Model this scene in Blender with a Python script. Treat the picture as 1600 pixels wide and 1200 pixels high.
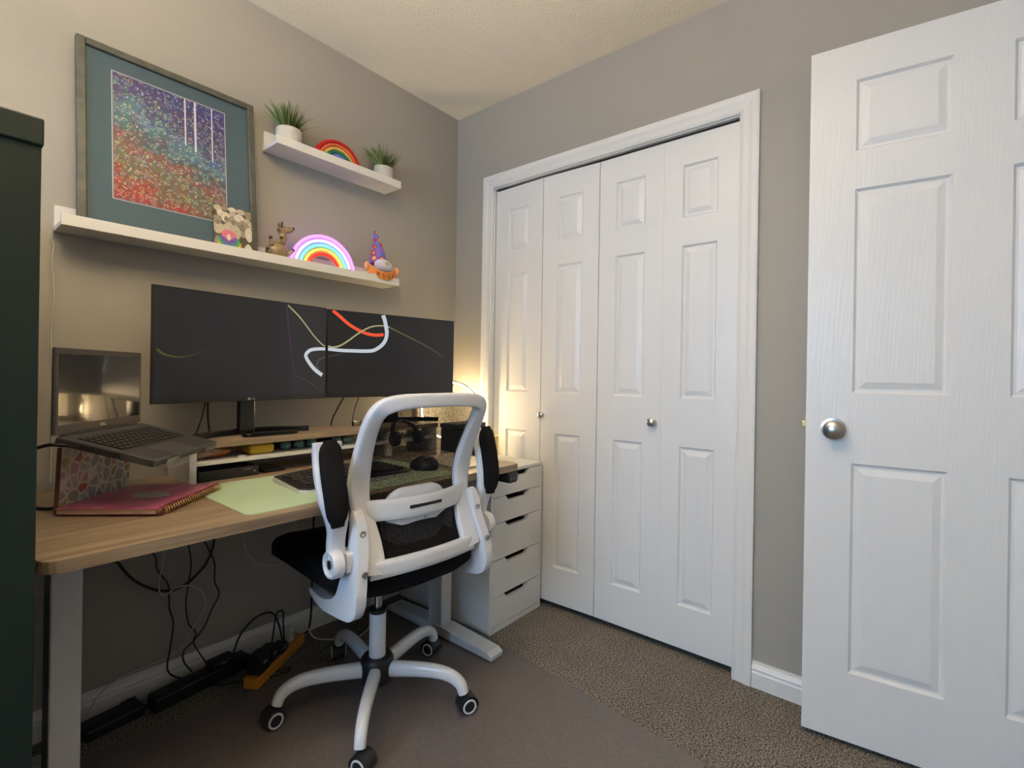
import bpy, bmesh, math, random
from mathutils import Vector, Matrix
random.seed(7)
for o in list(bpy.data.objects): bpy.data.objects.remove(o)
scene = bpy.context.scene
COL = scene.collection

# ---------------------------------------------------------------- camera
cam_d = bpy.data.cameras.new('camera')
cam = bpy.data.objects.new('camera', cam_d); COL.objects.link(cam)
cam_d.sensor_width = 36.0; cam_d.sensor_fit = 'HORIZONTAL'
cam_d.lens = 769.75 / 1600 * 36
cam_d.shift_y = -15.15 / 1600
cam_d.clip_start = 0.02
yaw, roll = math.radians(39.213), math.radians(0.895)
F = Vector((math.cos(yaw), math.sin(yaw), 0)); R = Vector((math.sin(yaw), -math.cos(yaw), 0)); U = Vector((0, 0, 1))
ru = U * math.cos(roll) - R * math.sin(roll)
rr = R * math.cos(roll) + U * math.sin(roll)
M = Matrix((rr, ru, -F)).transposed().to_4x4()
M.translation = Vector((-1.8704, -1.9291, 1.0689))
cam.matrix_world = M
scene.camera = cam
# ---------------------------------------------------------------- world, daylight, exposure
w = bpy.data.worlds.new('sky'); scene.world = w; w.use_nodes = True
bg = w.node_tree.nodes['Background']; bg.inputs[0].default_value = (0.55, 0.72, 1.0, 1); bg.inputs[1].default_value = 1.2
def area_light(name, loc, rot, sx, sy, power, col):
    l = bpy.data.lights.new(name, 'AREA'); l.shape = 'RECTANGLE'; l.size = sx; l.size_y = sy; l.energy = power; l.color = col
    o = bpy.data.objects.new(name, l); COL.objects.link(o); o.location = loc; o.rotation_euler = rot
    return o
# daylight entering by the window in the rear wall (x = -4)
area_light('window_daylight', (-4.03, -1.25, 1.45), (0, math.radians(-68), 0), 1.25, 1.5, 70, (0.40, 0.65, 1.0))
scene.view_settings.view_transform = 'Standard'
scene.view_settings.look = 'None'
scene.view_settings.exposure = -0.12
scene.view_settings.gamma = 1.0
scene.view_settings.use_curve_mapping = False

# ---------------------------------------------------------------- helpers
def lin(c):
    return tuple(((v / 255) / 12.92 if v / 255 <= 0.04045 else ((v / 255 + 0.055) / 1.055) ** 2.4) for v in c) + (1,)
MATS = {}
def mat(name, c, rough=0.5, metal=0.0, var=0.0, vscale=40, bump=0.0, bscale=200, emit=None, estr=0, spec=0.5, coat=0, alpha=1, trans=0, sheen=0):
    if name in MATS: return MATS[name]
    m = bpy.data.materials.new(name); m.use_nodes = True
    nt = m.node_tree; b = nt.nodes['Principled BSDF']
    col = lin(c)
    b.inputs['Base Color'].default_value = col
    b.inputs['Roughness'].default_value = rough; b.inputs['Metallic'].default_value = metal
    b.inputs['Specular IOR Level'].default_value = spec
    b.inputs['Coat Weight'].default_value = coat
    b.inputs['Transmission Weight'].default_value = trans
    b.inputs['Sheen Weight'].default_value = sheen
    b.inputs['Alpha'].default_value = alpha
    tc = nt.nodes.new('ShaderNodeTexCoord')
    if var > 0:
        n = nt.nodes.new('ShaderNodeTexNoise'); n.inputs['Scale'].default_value = vscale; n.inputs['Detail'].default_value = 4
        nt.links.new(tc.outputs['Object'], n.inputs['Vector'])
        r = nt.nodes.new('ShaderNodeValToRGB')
        r.color_ramp.elements[0].position = 0.3; r.color_ramp.elements[1].position = 0.7
        r.color_ramp.elements[0].color = tuple(v * (1 - var) for v in col[:3]) + (1,)
        r.color_ramp.elements[1].color = tuple(min(1, v * (1 + var)) for v in col[:3]) + (1,)
        nt.links.new(n.outputs['Fac'], r.inputs['Fac']); nt.links.new(r.outputs['Color'], b.inputs['Base Color'])
    if bump > 0:
        n = nt.nodes.new('ShaderNodeTexNoise'); n.inputs['Scale'].default_value = bscale; n.inputs['Detail'].default_value = 3
        nt.links.new(tc.outputs['Object'], n.inputs['Vector'])
        bp = nt.nodes.new('ShaderNodeBump'); bp.inputs['Strength'].default_value = bump; bp.inputs['Distance'].default_value = 0.004
        nt.links.new(n.outputs['Fac'], bp.inputs['Height']); nt.links.new(bp.outputs['Normal'], b.inputs['Normal'])
    if emit:
        b.inputs['Emission Color'].default_value = lin(emit); b.inputs['Emission Strength'].default_value = estr
    MATS[name] = m
    return m

def obj(name, bm, m, parent=None, smooth=False, local=False):
    """link a bmesh as ONE mesh object; world coordinates unless local"""
    bmesh.ops.recalc_face_normals(bm, faces=bm.faces[:])
    me = bpy.data.meshes.new(name); bm.to_mesh(me); bm.free()
    if m is not None: me.materials.append(m)
    if smooth:
        for p in me.polygons: p.use_smooth = True
        try: me.set_sharp_from_angle(angle=math.radians(38))
        except Exception: pass
    o = bpy.data.objects.new(name, me); COL.objects.link(o)
    if parent is not None:
        o.parent = parent
        if not local: o.matrix_parent_inverse = pmat(parent).inverted()
    return o
def pmat(o):
    m = Matrix.LocRotScale(o.location, o.rotation_euler, o.scale)
    if o.parent: m = pmat(o.parent) @ o.matrix_parent_inverse @ m
    return m
def thing(name, label, cat, loc=(0, 0, 0), rz=0, group=None):
    o = bpy.data.objects.new(name, None); COL.objects.link(o)
    o.empty_display_size = 0.05; o.location = loc; o.rotation_euler = (0, 0, rz)
    return tag(o, label, cat, group)
def tag(o, label, cat, group=None, kind=None):
    o['label'] = label; o['category'] = cat
    if group: o['group'] = group
    if kind: o['kind'] = kind
    return o
def new(): return bmesh.new()
def box(bm, x0, x1, y0, y1, z0, z1, bev=0, seg=2, mx=None):
    co = [(x, y, z) for z in (z0, z1) for y in (y0, y1) for x in (x0, x1)]
    vs = [bm.verts.new(mx @ Vector(c) if mx else c) for c in co]
    fs = [bm.faces.new([vs[i] for i in f]) for f in ((0, 2, 3, 1), (4, 5, 7, 6), (0, 1, 5, 4), (2, 6, 7, 3), (0, 4, 6, 2), (1, 3, 7, 5))]
    if bev > 0:
        es = list({e for f in fs for e in f.edges})
        bmesh.ops.bevel(bm, geom=es, offset=bev, segments=seg, affect='EDGES', profile=0.5)
    return bm
def B(*a, **k): return box(new(), *a, **k)
def catmull(p, n=8, closed=False):
    p = [Vector(q) for q in p]; out = []; N = len(p)
    for i in range(N if closed else N - 1):
        a = p[(i - 1) % N] if closed or i > 0 else p[0] * 2 - p[1]
        b, c = p[i], p[(i + 1) % N]
        d = p[(i + 2) % N] if closed or i + 2 < N else p[-1] * 2 - p[-2]
        for k in range(n):
            t = k / n
            out.append(0.5 * ((2 * b) + (c - a) * t + (2 * a - 5 * b + 4 * c - d) * t * t + (3 * b - a - 3 * c + d) * t ** 3))
    if not closed: out.append(p[-1])
    return out
def rings(bm, rs, closed=False, cap=True):
    vv = [[bm.verts.new(c) for c in r] for r in rs]
    n = len(vv[0]); N = len(vv)
    for i in range(N if closed else N - 1):
        a, b = vv[i], vv[(i + 1) % N]
        for k in range(n): bm.faces.new((a[k], a[(k + 1) % n], b[(k + 1) % n], b[k]))
    if cap and not closed:
        bm.faces.new(vv[0][::-1]); bm.faces.new(vv[-1])
    return vv
def sweep(bm, pts, wid, dep, nrm=(0, 1, 0), seg=12, power=3.0, closed=False, cap=True):
    """superelliptic section: wid across, dep along the reference normal"""
    pts = [Vector(p) for p in pts]; N = len(pts); rs = []
    for i, p in enumerate(pts):
        if closed: t = pts[(i + 1) % N] - pts[i - 1]
        else: t = pts[min(i + 1, N - 1)] - pts[max(i - 1, 0)]
        t.normalize()
        nn = Vector(nrm(i) if callable(nrm) else nrm); nn = (nn - t * nn.dot(t)).normalized()
        b = t.cross(nn)
        wv = wid(i / (N - 1)) if callable(wid) else wid; dv = dep(i / (N - 1)) if callable(dep) else dep
        r = []
        for k in range(seg):
            a = 2 * math.pi * (k + 0.5) / seg; c, s = math.cos(a), math.sin(a)
            r.append(p + b * (wv / 2 * math.copysign(abs(c) ** (2 / power), c)) + nn * (dv / 2 * math.copysign(abs(s) ** (2 / power), s)))
        rs.append(r)
    rings(bm, rs, closed, cap); return bm
def tube(bm, pts, r, seg=8, closed=False, cap=True):
    pts = [Vector(p) for p in pts]; N = len(pts); rs = []; prev = None
    for i, p in enumerate(pts):
        t = (pts[(i + 1) % N] - pts[i - 1]) if closed else (pts[min(i + 1, N - 1)] - pts[max(i - 1, 0)])
        t.normalize()
        if prev is None:
            prev = t.orthogonal().normalized()
        prev = (prev - t * prev.dot(t)).normalized(); b = t.cross(prev)
        rad = r(i / (N - 1)) if callable(r) else r
        rs.append([p + (prev * math.cos(2 * math.pi * k / seg) + b * math.sin(2 * math.pi * k / seg)) * rad for k in range(seg)])
    rings(bm, rs, closed, cap); return bm
def lathe(bm, prof, c=(0, 0, 0), seg=24, mx=None, cap=True):
    rs = []
    for r, z in prof:
        rr_ = []
        for k in range(seg):
            v = Vector((r * math.cos(2 * math.pi * k / seg), r * math.sin(2 * math.pi * k / seg), z))
            v = (mx @ v) if mx else v
            rr_.append(v + Vector(c))
        rs.append(rr_)
    rings(bm, rs, False, cap); return bm
def prism(bm, pts, f, h0, h1, bev=0):
    a = [bm.verts.new(f(x, y, h0)) for x, y in pts]; b = [bm.verts.new(f(x, y, h1)) for x, y in pts]
    n = len(pts); fs = [bm.faces.new(a[::-1]), bm.faces.new(b)]
    for i in range(n): fs.append(bm.faces.new((a[i], a[(i + 1) % n], b[(i + 1) % n], b[i])))
    if bev:
        es = list(set(list(fs[0].edges) + list(fs[1].edges)))
        bmesh.ops.bevel(bm, geom=es, offset=bev, segments=2, affect='EDGES', profile=0.5)
    return bm
def ball(bm, c, rx, ry=None, rz=None, seg=16, mx=None):
    ry = ry or rx; rz = rz or rx
    m = Matrix.Translation(c) @ (mx.to_4x4() if mx else Matrix()) @ Matrix.Diagonal((rx, ry, rz, 1))
    bmesh.ops.create_uvsphere(bm, u_segments=seg, v_segments=max(8, seg // 2), radius=1, matrix=m); return bm
def cyl_between(bm, a, b, r, seg=16): return tube(bm, [a, b], r, seg)
def rotz(a): return Matrix.Rotation(a, 4, 'Z')
def rrect(w_, h_, r, n=5):
    p = []
    for cx, cy, a0 in ((w_ / 2 - r, h_ / 2 - r, 0), (-w_ / 2 + r, h_ / 2 - r, 90), (-w_ / 2 + r, -h_ / 2 + r, 180), (w_ / 2 - r, -h_ / 2 + r, 270)):
        for k in range(n + 1):
            a = math.radians(a0 + 90 * k / n); p.append((cx + r * math.cos(a), cy + r * math.sin(a)))
    return p

# ---------------------------------------------------------------- materials
WALL = mat('wall_paint', (157, 154, 146), 0.62, bump=0.12, bscale=260)
WHITE = mat('white_trim_paint', (226, 225, 221), 0.38, bump=0.05, bscale=90)
CEIL = mat('ceiling_paint', (246, 238, 220), 0.9, bump=0.5, bscale=120)
LAM = mat('white_laminate', (226, 226, 222), 0.4)
LEDGE = mat('white_ledge_paint', (228, 225, 217), 0.45)
PLAST = mat('white_plastic', (222, 224, 228), 0.3)
PLASTG = mat('white_powder_coat', (205, 207, 208), 0.35)
BLK = mat('black_plastic', (24, 24, 25), 0.45)
BLKG = mat('black_gloss_plastic', (16, 16, 17), 0.2)
FAB = mat('black_fabric', (22, 22, 24), 0.95, bump=0.25, bscale=900, sheen=0.0, spec=0.15)
CORD = mat('black_cord', (14, 14, 14), 0.5)
WCORD = mat('white_cord', (190, 190, 186), 0.5)
STEEL = mat('satin_nickel', (188, 186, 182), 0.28, 1.0)
CHROME = mat('chrome', (220, 220, 222), 0.12, 1.0)
GREEN = mat('dark_green_paint', (18, 32, 27), 0.55, spec=0.3)

def door_paint():
    m = mat('door_paint', (226, 226, 224), 0.34)
    nt = m.node_tree; b = nt.nodes['Principled BSDF']
    tc = nt.nodes.new('ShaderNodeTexCoord'); mp = nt.nodes.new('ShaderNodeMapping'); mp.inputs['Scale'].default_value = (1, 1, 0.06)
    wv = nt.nodes.new('ShaderNodeTexWave'); wv.bands_direction = 'DIAGONAL'; wv.inputs['Scale'].default_value = 55; wv.inputs['Distortion'].default_value = 9; wv.inputs['Detail'].default_value = 2; wv.inputs['Detail Scale'].default_value = 0.6
    bp = nt.nodes.new('ShaderNodeBump'); bp.inputs['Strength'].default_value = 0.10; bp.inputs['Distance'].default_value = 0.002
    nt.links.new(tc.outputs['Object'], mp.inputs['Vector']); nt.links.new(mp.outputs['Vector'], wv.inputs['Vector'])
    nt.links.new(wv.outputs['Fac'], bp.inputs['Height']); nt.links.new(bp.outputs['Normal'], b.inputs['Normal'])
    return m
DOORP = door_paint()
def carpet_mat():
    m = bpy.data.materials.new('carpet'); m.use_nodes = True; nt = m.node_tree; b = nt.nodes['Principled BSDF']
    b.inputs['Roughness'].default_value = 1; b.inputs['Specular IOR Level'].default_value = 0.05
    tc = nt.nodes.new('ShaderNodeTexCoord')
    n1 = nt.nodes.new('ShaderNodeTexNoise'); n1.inputs['Scale'].default_value = 185; n1.inputs['Detail'].default_value = 4; n1.inputs['Roughness'].default_value = 0.7
    n2 = nt.nodes.new('ShaderNodeTexNoise'); n2.inputs['Scale'].default_value = 9; n2.inputs['Detail'].default_value = 3
    r1 = nt.nodes.new('ShaderNodeValToRGB'); r1.color_ramp.elements[0].position = 0.38; r1.color_ramp.elements[1].position = 0.63
    r1.color_ramp.elements[0].color = lin((40, 37, 34)); r1.color_ramp.elements[1].color = lin((190, 183, 170))
    mx = nt.nodes.new('ShaderNodeMixRGB'); mx.blend_type = 'MULTIPLY'; mx.inputs[0].default_value = 0.35
    for n in (n1, n2): nt.links.new(tc.outputs['Object'], n.inputs['Vector'])
    nt.links.new(n1.outputs['Fac'], r1.inputs['Fac']); nt.links.new(r1.outputs['Color'], mx.inputs[1]); nt.links.new(n2.outputs['Fac'], mx.inputs[2])
    nt.links.new(mx.outputs['Color'], b.inputs['Base Color'])
    bp = nt.nodes.new('ShaderNodeBump'); bp.inputs['Strength'].default_value = 1; bp.inputs['Distance'].default_value = 0.006
    nt.links.new(n1.outputs['Fac'], bp.inputs['Height']); nt.links.new(bp.outputs['Normal'], b.inputs['Normal'])
    return m
CARPET = carpet_mat()
def wood_mat(name, c1, c2, rough=0.42):
    m = bpy.data.materials.new(name); m.use_nodes = True; nt = m.node_tree; b = nt.nodes['Principled BSDF']
    b.inputs['Roughness'].default_value = rough
    tc = nt.nodes.new('ShaderNodeTexCoord'); mp = nt.nodes.new('ShaderNodeMapping'); mp.inputs['Scale'].default_value = (1.1, 26, 26)
    n = nt.nodes.new('ShaderNodeTexNoise'); n.inputs['Scale'].default_value = 1.6; n.inputs['Detail'].default_value = 6; n.inputs['Roughness'].default_value = 0.65
    r = nt.nodes.new('ShaderNodeValToRGB'); r.color_ramp.elements[0].position = 0.32; r.color_ramp.elements[1].position = 0.68
    r.color_ramp.elements[0].color = lin(c1); r.color_ramp.elements[1].color = lin(c2)
    nt.links.new(tc.outputs['Object'], mp.inputs['Vector']); nt.links.new(mp.outputs['Vector'], n.inputs['Vector'])
    nt.links.new(n.outputs['Fac'], r.inputs['Fac']); nt.links.new(r.outputs['Color'], b.inputs['Base Color'])
    return m
WOOD = wood_mat('oak_laminate', (108, 93, 77), (166, 149, 127))

# ---------------------------------------------------------------- room shell
H = 2.44; XR = -4.0; YR = -2.452
tag(obj('floor', B(XR, 0.7, YR, 0, -0.06, 0), CARPET), 'speckled brown cut pile carpet covering the room floor', 'floor', kind='structure')
tag(obj('ceiling', B(XR, 0.7, YR, 0, H, H + 0.06), CEIL), 'cream textured ceiling above the grey walls', 'ceiling', kind='structure')
tag(obj('wall_left', B(XR - 0.1, 0.7, 0, 0.1, -0.06, H + 0.06), WALL), 'grey wall behind the desk and the two ledges', 'wall', kind='structure')
# wall with the closet opening
YC0, YC1, ZC = -0.262, -1.455, 2.012
bm = new()
box(bm, 0, 0.1, YC0, 0, 0, H); box(bm, 0, 0.1, YR, YC1, 0, H); box(bm, 0, 0.1, YC1, YC0, ZC, H)
tag(obj('wall_right', bm, WALL), 'grey wall around the white closet doors', 'wall', kind='structure')
tag(obj('wall_closet', B(0.64, 0.7, YR, 0, 0, H), WALL), 'grey back wall inside the closet', 'wall', kind='structure')
tag(obj('wall_front', B(XR - 0.1, 0.7, YR - 0.1, YR, -0.06, H + 0.06), WALL), 'grey wall that carries the hinges of the open room door', 'wall', kind='structure')
bm = new()
WY0, WY1, WZ0, WZ1 = -2.0, -0.5, 0.85, 2.1
box(bm, XR - 0.1, XR, YR, WY0, 0, H); box(bm, XR - 0.1, XR, WY1, 0, 0, H); box(bm, XR - 0.1, XR, WY0, WY1, 0, WZ0); box(bm, XR - 0.1, XR, WY0, WY1, WZ1, H)
tag(obj('wall_rear', bm, WALL), 'grey wall with the window opposite the closet', 'wall', kind='structure')
bm = new()
for a in ((WY0, WY0 + 0.05, WZ0, WZ1), (WY1 - 0.05, WY1, WZ0, WZ1), (WY0, WY1, WZ0, WZ0 + 0.05), (WY0, WY1, WZ1 - 0.05, WZ1)):
    box(bm, XR - 0.02, XR + 0.015, a[0], a[1], a[2], a[3])
tag(obj('window_1', bm, WHITE), 'white window frame in the wall opposite the closet', 'window', kind='structure')
# baseboards
PB = [(0, 0), (.014, 0), (.014, .05), (.0115, .056), (.0115, .061), (.0135, .064), (.009, .074), (.005, .079), (.004, .088), (0, .088)]
tag(obj('baseboard_left', prism(new(), PB, lambda d, z, h: Vector((h, -d, z)), XR, 0), WHITE), 'white moulded baseboard along the wall under the desk', 'baseboard', kind='structure')
bm = new(); f = lambda d, z, h: Vector((-d, h, z))
prism(bm, PB, f, YC1 - 0.05, YR)
tag(obj('baseboard_right', bm, WHITE), 'white moulded baseboard between closet casing and open door', 'baseboard', kind='structure')
tag(obj('baseboard_corner', prism(new(), PB, f, 0, YC0 + 0.07), WHITE), 'white moulded baseboard in the corner behind the drawers', 'baseboard', kind='structure')
# closet casing, mitred
CASP = [(0, 0), (0, .011), (.006, .014), (.012, .012), (.03, .013), (.042, .017), (.058, .018), (.064, .016), (.064, 0)]
iy0, iy1, iz = -0.270, -1.440, 2.008
corner = [((iy0, 0), (1, 0)), ((iy0, iz), (1, 1)), ((iy1, iz), (-1, 1)), ((iy1, 0), (-1, 0))]
trim = thing('trim_1', 'white moulded casing framing the folding closet doors', 'casing', (0, -0.86, 0)); trim['kind'] = 'structure'
for nm, i in (('side_casing', 0), ('head_casing', 1), ('side_casing', 2)):
    rs = []
    for (p, o_) in (corner[i], corner[i + 1]):
        rs.append([Vector((-d, p[0] + o_[0] * t, p[1] + o_[1] * t)) for t, d in CASP])
    bm = new(); rings(bm, rs); obj(nm, bm, WHITE, trim)
bm = new(); box(bm, 0, 0.1, iy0 - 0.004, YC0, 0, ZC); obj('jamb', bm, WHITE, trim)
bm = new(); box(bm, 0, 0.1, YC1, iy1 + 0.004, 0, ZC); obj('jamb', bm, WHITE, trim)
bm = new(); box(bm, 0, 0.1, YC1, YC0, iz - 0.004, ZC); obj('head_jamb', bm, WHITE, trim)
obj('door_track', B(0.02, 0.045, iy1 + 0.005, iy0 - 0.005, 1.998, 2.006), mat('track_dark', (40, 36, 32), 0.5), trim)

def panel_mesh(bm, f, a0, a1, b0, b1, deep=0.008):
    """moulded raised field: sloped edge, groove, bevel, flat field; f(a, b, depth)"""
    k = min((a1 - a0), (b1 - b0))
    st = [(0, 0), (.007, deep), (.013, deep), (.030 if k > .1 else .02, .002), (.032 if k > .1 else .022, .0015)]
    rs = []
    for ins, d in st:
        rs.append([f(a0 + ins, b0 + ins, d), f(a1 - ins, b0 + ins, d), f(a1 - ins, b1 - ins, d), f(a0 + ins, b1 - ins, d)])
    vv = rings(bm, rs, cap=False); bm.faces.new(vv[-1])
    return bm
def panel_door(name, label, cat, f, W, z0, z1, cols, rows, thick, group=None, m=None, number=0):
    """a leaf with its rails and stiles as the body and each raised panel as a part; f(s, z, depth) -> world"""
    base = f(W / 2, z0, thick / 2)
    d = thing(name, label, cat, base, 0, group); d['kind'] = 'structure'
    bm = new()
    def bx(s0, s1, a, b, d0=0, d1=thick):
        vs = [bm.verts.new(f(s, z, dd)) for z in (a, b) for dd in (d0, d1) for s in (s0, s1)]
        for q in ((0, 2, 3, 1), (4, 5, 7, 6), (0, 1, 5, 4), (2, 6, 7, 3), (0, 4, 6, 2), (1, 3, 7, 5)): bm.faces.new([vs[i] for i in q])
    xs = [0] + [v for c in cols for v in c] + [W]
    for i in range(0, len(xs), 2): bx(xs[i], xs[i + 1], z0, z1)
    for c0, c1 in cols:
        zs = [z0] + [v for r in rows for v in r] + [z1]
        for i in range(0, len(zs), 2): bx(c0, c1, zs[i], zs[i + 1])
        for r0, r1 in rows: bx(c0, c1, r0, r1, 0.011, thick)
    obj('leaf_body', bm, m or DOORP, d)
    for c0, c1 in cols:
        for r0, r1 in rows:
            obj('raised_panel', panel_mesh(new(), f, c0, c1, r0, r1), m or DOORP, d)
    return d
def knob(parent, c, n, r, m=STEEL, stem=0.03, rose=None):
    n = Vector(n).normalized(); q = n.to_track_quat('Z', 'Y').to_matrix()
    prof = [(rose or r * .55, 0), (rose or r * .55, .004), (r * .4, .008), (r * .35, stem * .5), (r * .75, stem * .65), (r, stem), (r * .97, stem + r * .35), (r * .7, stem + r * .6), (r * .1, stem + r * .68)]
    obj('knob', lathe(new(), prof, c, 28, q), m, parent, smooth=True)

# four folding closet leaves
ys = [-0.276, -0.575, -0.868, -1.156, -1.436]
ROWS = [(0.19, 0.80), (0.985, 1.575), (1.682, 1.885)]
leaf_lab = ['narrow white closet leaf nearest the desk corner, behind the drawer unit', 'white closet leaf with a small knob at its edge above the drawers',
            'white closet leaf with the lone silver knob in the middle of the closet', 'white closet leaf at the right end next to the casing']
for i in range(4):
    y0, y1 = ys[i] - (0.0002 if i == 3 else 0.0015), ys[i + 1] + (0.0002 if i == 2 else 0.0015); W = y0 - y1
    fx = [0.012, 0.002, 0.012, 0.012, 0.012]
    f = lambda s, z, d, y0=y0, W=W, a=fx[i], b=fx[i + 1]: Vector((a + (b - a) * s / W + d, y0 - s, z))
    cw = 0.132; c0 = (W - cw) / 2
    d = panel_door('door_%d' % (i + 2), leaf_lab[i], 'closet door', f, W, 0.028, 1.992, [(c0, c0 + cw)], ROWS, 0.03, 'folding closet leaves')
    if i == 1: knob(d, (0.004, -0.590, 0.882), (-1, 0, 0), 0.015, stem=0.022)
    if i == 2: knob(d, (0.010, -1.126, 0.888), (-1, 0, 0), 0.017, stem=0.024)
# open room door
P0 = Vector((-0.15, -1.677, 0)); a = math.radians(6); dv = Vector((math.sin(a), -math.cos(a), 0)); nv = Vector((math.cos(a), math.sin(a), 0))
f = lambda s, z, d: P0 + dv * s + nv * d + Vector((0, 0, z))
d1 = panel_door('door_1', 'open white six panel room door with round satin knob', 'door', f, 0.76, 0.018, 2.048, [(0.114, 0.328), (0.444, 0.646)], [(0.217, 0.826), (1.03, 1.622), (1.732, 1.94)], 0.036)
knob(d1, f(0.070, 0.923, 0), -nv, 0.027, stem=0.036, rose=0.032)
knob(d1, f(0.070, 0.923, 0.036), nv, 0.027, stem=0.036, rose=0.032)
BRASS = mat('brass', (196, 170, 120), 0.3, 1.0)
bm = new(); mx = Matrix.Translation(f(0, 0.932, 0.018)) @ rotz(math.atan2(dv.y, dv.x))
box(bm, -0.0015, 0.0, -0.012, 0.012, -0.028, 0.028, mx=mx); obj('latch_plate', bm, BRASS, d1)
bm = new(); box(bm, -0.012, 0.0, -0.007, 0.007, -0.009, 0.009, 0.002, mx=mx); obj('latch_bolt', bm, BRASS, d1)

# ceiling lamp in the middle of the room (behind the view)
cl = thing('ceiling_lamp', 'round frosted ceiling lamp in the middle of the room', 'lamp', (-1.86, -1.34, 2.44))
obj('canopy', lathe(new(), [(.06, 2.44), (.06, 2.42), (.012, 2.41)], (-1.86, -1.34, 0), 28), WHITE, cl, True)
obj('stem', tube(new(), [(-1.86, -1.34, 2.41), (-1.86, -1.34, 2.00)], .008, 10), WHITE, cl)
obj('glass_bowl', lathe(new(), [(.19, 2.03), (.185, 2.025), (.15, 1.985), (.09, 1.96), (.02, 1.952)], (-1.86, -1.34, 0), 32, cap=False), mat('lamp_glass', (255, 235, 200), 0.5, emit=(255, 205, 140), estr=1.2), cl, True)
up = area_light('bowl_uplight', (-1.86, -1.34, 2.04), (math.radians(180), 0, 0), 0.3, 0.3, 66, (1.0, 0.80, 0.57))
pl = bpy.data.lights.new('ceiling_bulb', 'POINT'); pl.energy = 7; pl.color = (1.0, 0.80, 0.55); pl.shadow_soft_size = 0.08
po = bpy.data.objects.new('ceiling_bulb', pl); COL.objects.link(po); po.location = (-1.86, -1.34, 2.20)
# ---- OBJECTS ----

# ================================================================ cabinet, drawers, desk
cb = thing('tall_cabinet', 'tall dark green cabinet standing left of the desk', 'cabinet', (-1.93, -0.42, 0))
obj('side_panel', B(-1.77, -1.733, -0.777, -0.03, 0.0, 1.437, 0.002), GREEN, cb)
obj('side_panel', B(-2.12, -2.083, -0.777, -0.03, 0.0, 1.437, 0.002), GREEN, cb)
obj('front_panel', B(-2.12, -1.733, -0.795, -0.777, 0.0, 1.437, .001), GREEN, cb)
obj('back_panel', B(-2.083, -1.77, -0.048, -0.03, 0.0, 1.437), GREEN, cb)
obj('base_panel', B(-2.083, -1.77, -0.777, -0.048, 0.0, 0.04), GREEN, cb)
obj('top_board', B(-2.125, -1.7305, -0.80, -0.026, 1.437, 1.483, 0.003), GREEN, cb)

# drawer unit
ux0, ux1, uy0, uy1, uz = -0.366, -0.014, -0.602, -0.03, 0.668
du = thing('drawer_unit', 'white five drawer unit with notched drawer fronts beside the closet', 'drawer unit', (-0.19, -0.31, 0))
obj('side_panel', B(ux0, ux0 + .014, uy0, uy1, 0, uz - .014, .001), LAM, du)
obj('side_panel', B(ux1 - .014, ux1, uy0, uy1, 0, uz - .014, .001), LAM, du)
obj('top_panel', B(ux0, ux1, uy0, uy1, uz - .014, uz, .001), LAM, du)
obj('bottom_rail', B(ux0 + .014, ux1 - .014, uy0, uy1, 0, .02), LAM, du)
obj('back_panel', B(ux0 + .014, ux1 - .014, uy1 - .006, uy1, .02, uz - .014), LAM, du)
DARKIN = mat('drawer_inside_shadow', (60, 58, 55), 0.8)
zz = [0.022, 0.146, 0.298, 0.448, 0.558, uz - .015]
fx0, fx1 = ux0 + .0155, ux1 - .0155; cxm = (fx0 + fx1) / 2
for i in range(5):
    a, b = zz[i] + .0015, zz[i + 1] - .0015
    notch = [(fx0, a), (fx1, a), (fx1, b), (cxm + .082, b), (cxm + .062, b - .021), (cxm - .062, b - .021), (cxm - .082, b), (fx0, b)]
    dr = obj('drawer_front', prism(new(), notch, lambda x, z, h: Vector((x, h, z)), uy0 + .001, uy0 + .017), LAM, du)
    bm = new(); box(bm, fx0 + .008, fx1 - .008, uy0 + .06, uy1 - .02, a + .004, b - .045)
    obj('drawer_box', bm, DARKIN, dr)

# desk
DZ = 0.72; dx0, dx1, dy0, dy1 = -1.722, -0.343, -0.737, -0.04
dk = thing('standing_desk', 'long oak topped standing desk with white steel legs', 'desk', (-1.03, -0.40, 0))
pts = [((dx0 + dx1) / 2 + x, (dy0 + dy1) / 2 + y) for x, y in rrect(dx1 - dx0, dy1 - dy0, 0.035)]
obj('desktop', prism(new(), pts, lambda x, y, h: Vector((x, y, h)), DZ - .025, DZ, .0015), WOOD, dk)
for x in (-1.640, -0.470):
    lg = obj('leg', B(x - .028, x + .028, -.46, -.38, .04, .672, .004), PLASTG, dk)
    prof = [(-.735, .008), (-.735, .022), (-.715, .034), (-.47, .046), (-.38, .046), (-.13, .034), (-.11, .022), (-.11, .008)]
    obj('foot', prism(new(), prof, lambda y, z, h: Vector((h, y, z)), x - .035, x + .035, .003), PLASTG, dk)
    for yy in (-.70, -.15): obj('foot_pad', lathe(new(), [(.016, 0), (.016, .009)], (x, yy, 0), 14), BLK, dk)
    obj('top_bracket', B(x - .03, x + .03, -.66, -.14, .672, .695, .002), PLASTG, dk)
obj('crossbeam', B(-1.60, -.50, -.455, -.395, .655, .694, .003), PLASTG, dk)
obj('motor_box', B(-1.02, -.86, -.46, -.39, .60, .656, .004), mat('grey_plastic', (120, 120, 118), 0.5), dk)
ct = obj('height_controller', prism(new(), [(-.435, .694), (-.435, .668), (-.425, .655), (-.388, .655), (-.378, .668), (-.378, .694)], lambda x, z, h: Vector((x, h, z)), -.75, -.69, .003), BLK, dk)
for k in range(3): obj('button', lathe(new(), [(.0042, 0), (.0042, .001)], (-.421 + k * .0145, -.7512, .672), 12, Matrix.Rotation(math.radians(90), 3, 'X')), mat('grey_button', (110, 112, 115), 0.5), ct)

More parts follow.
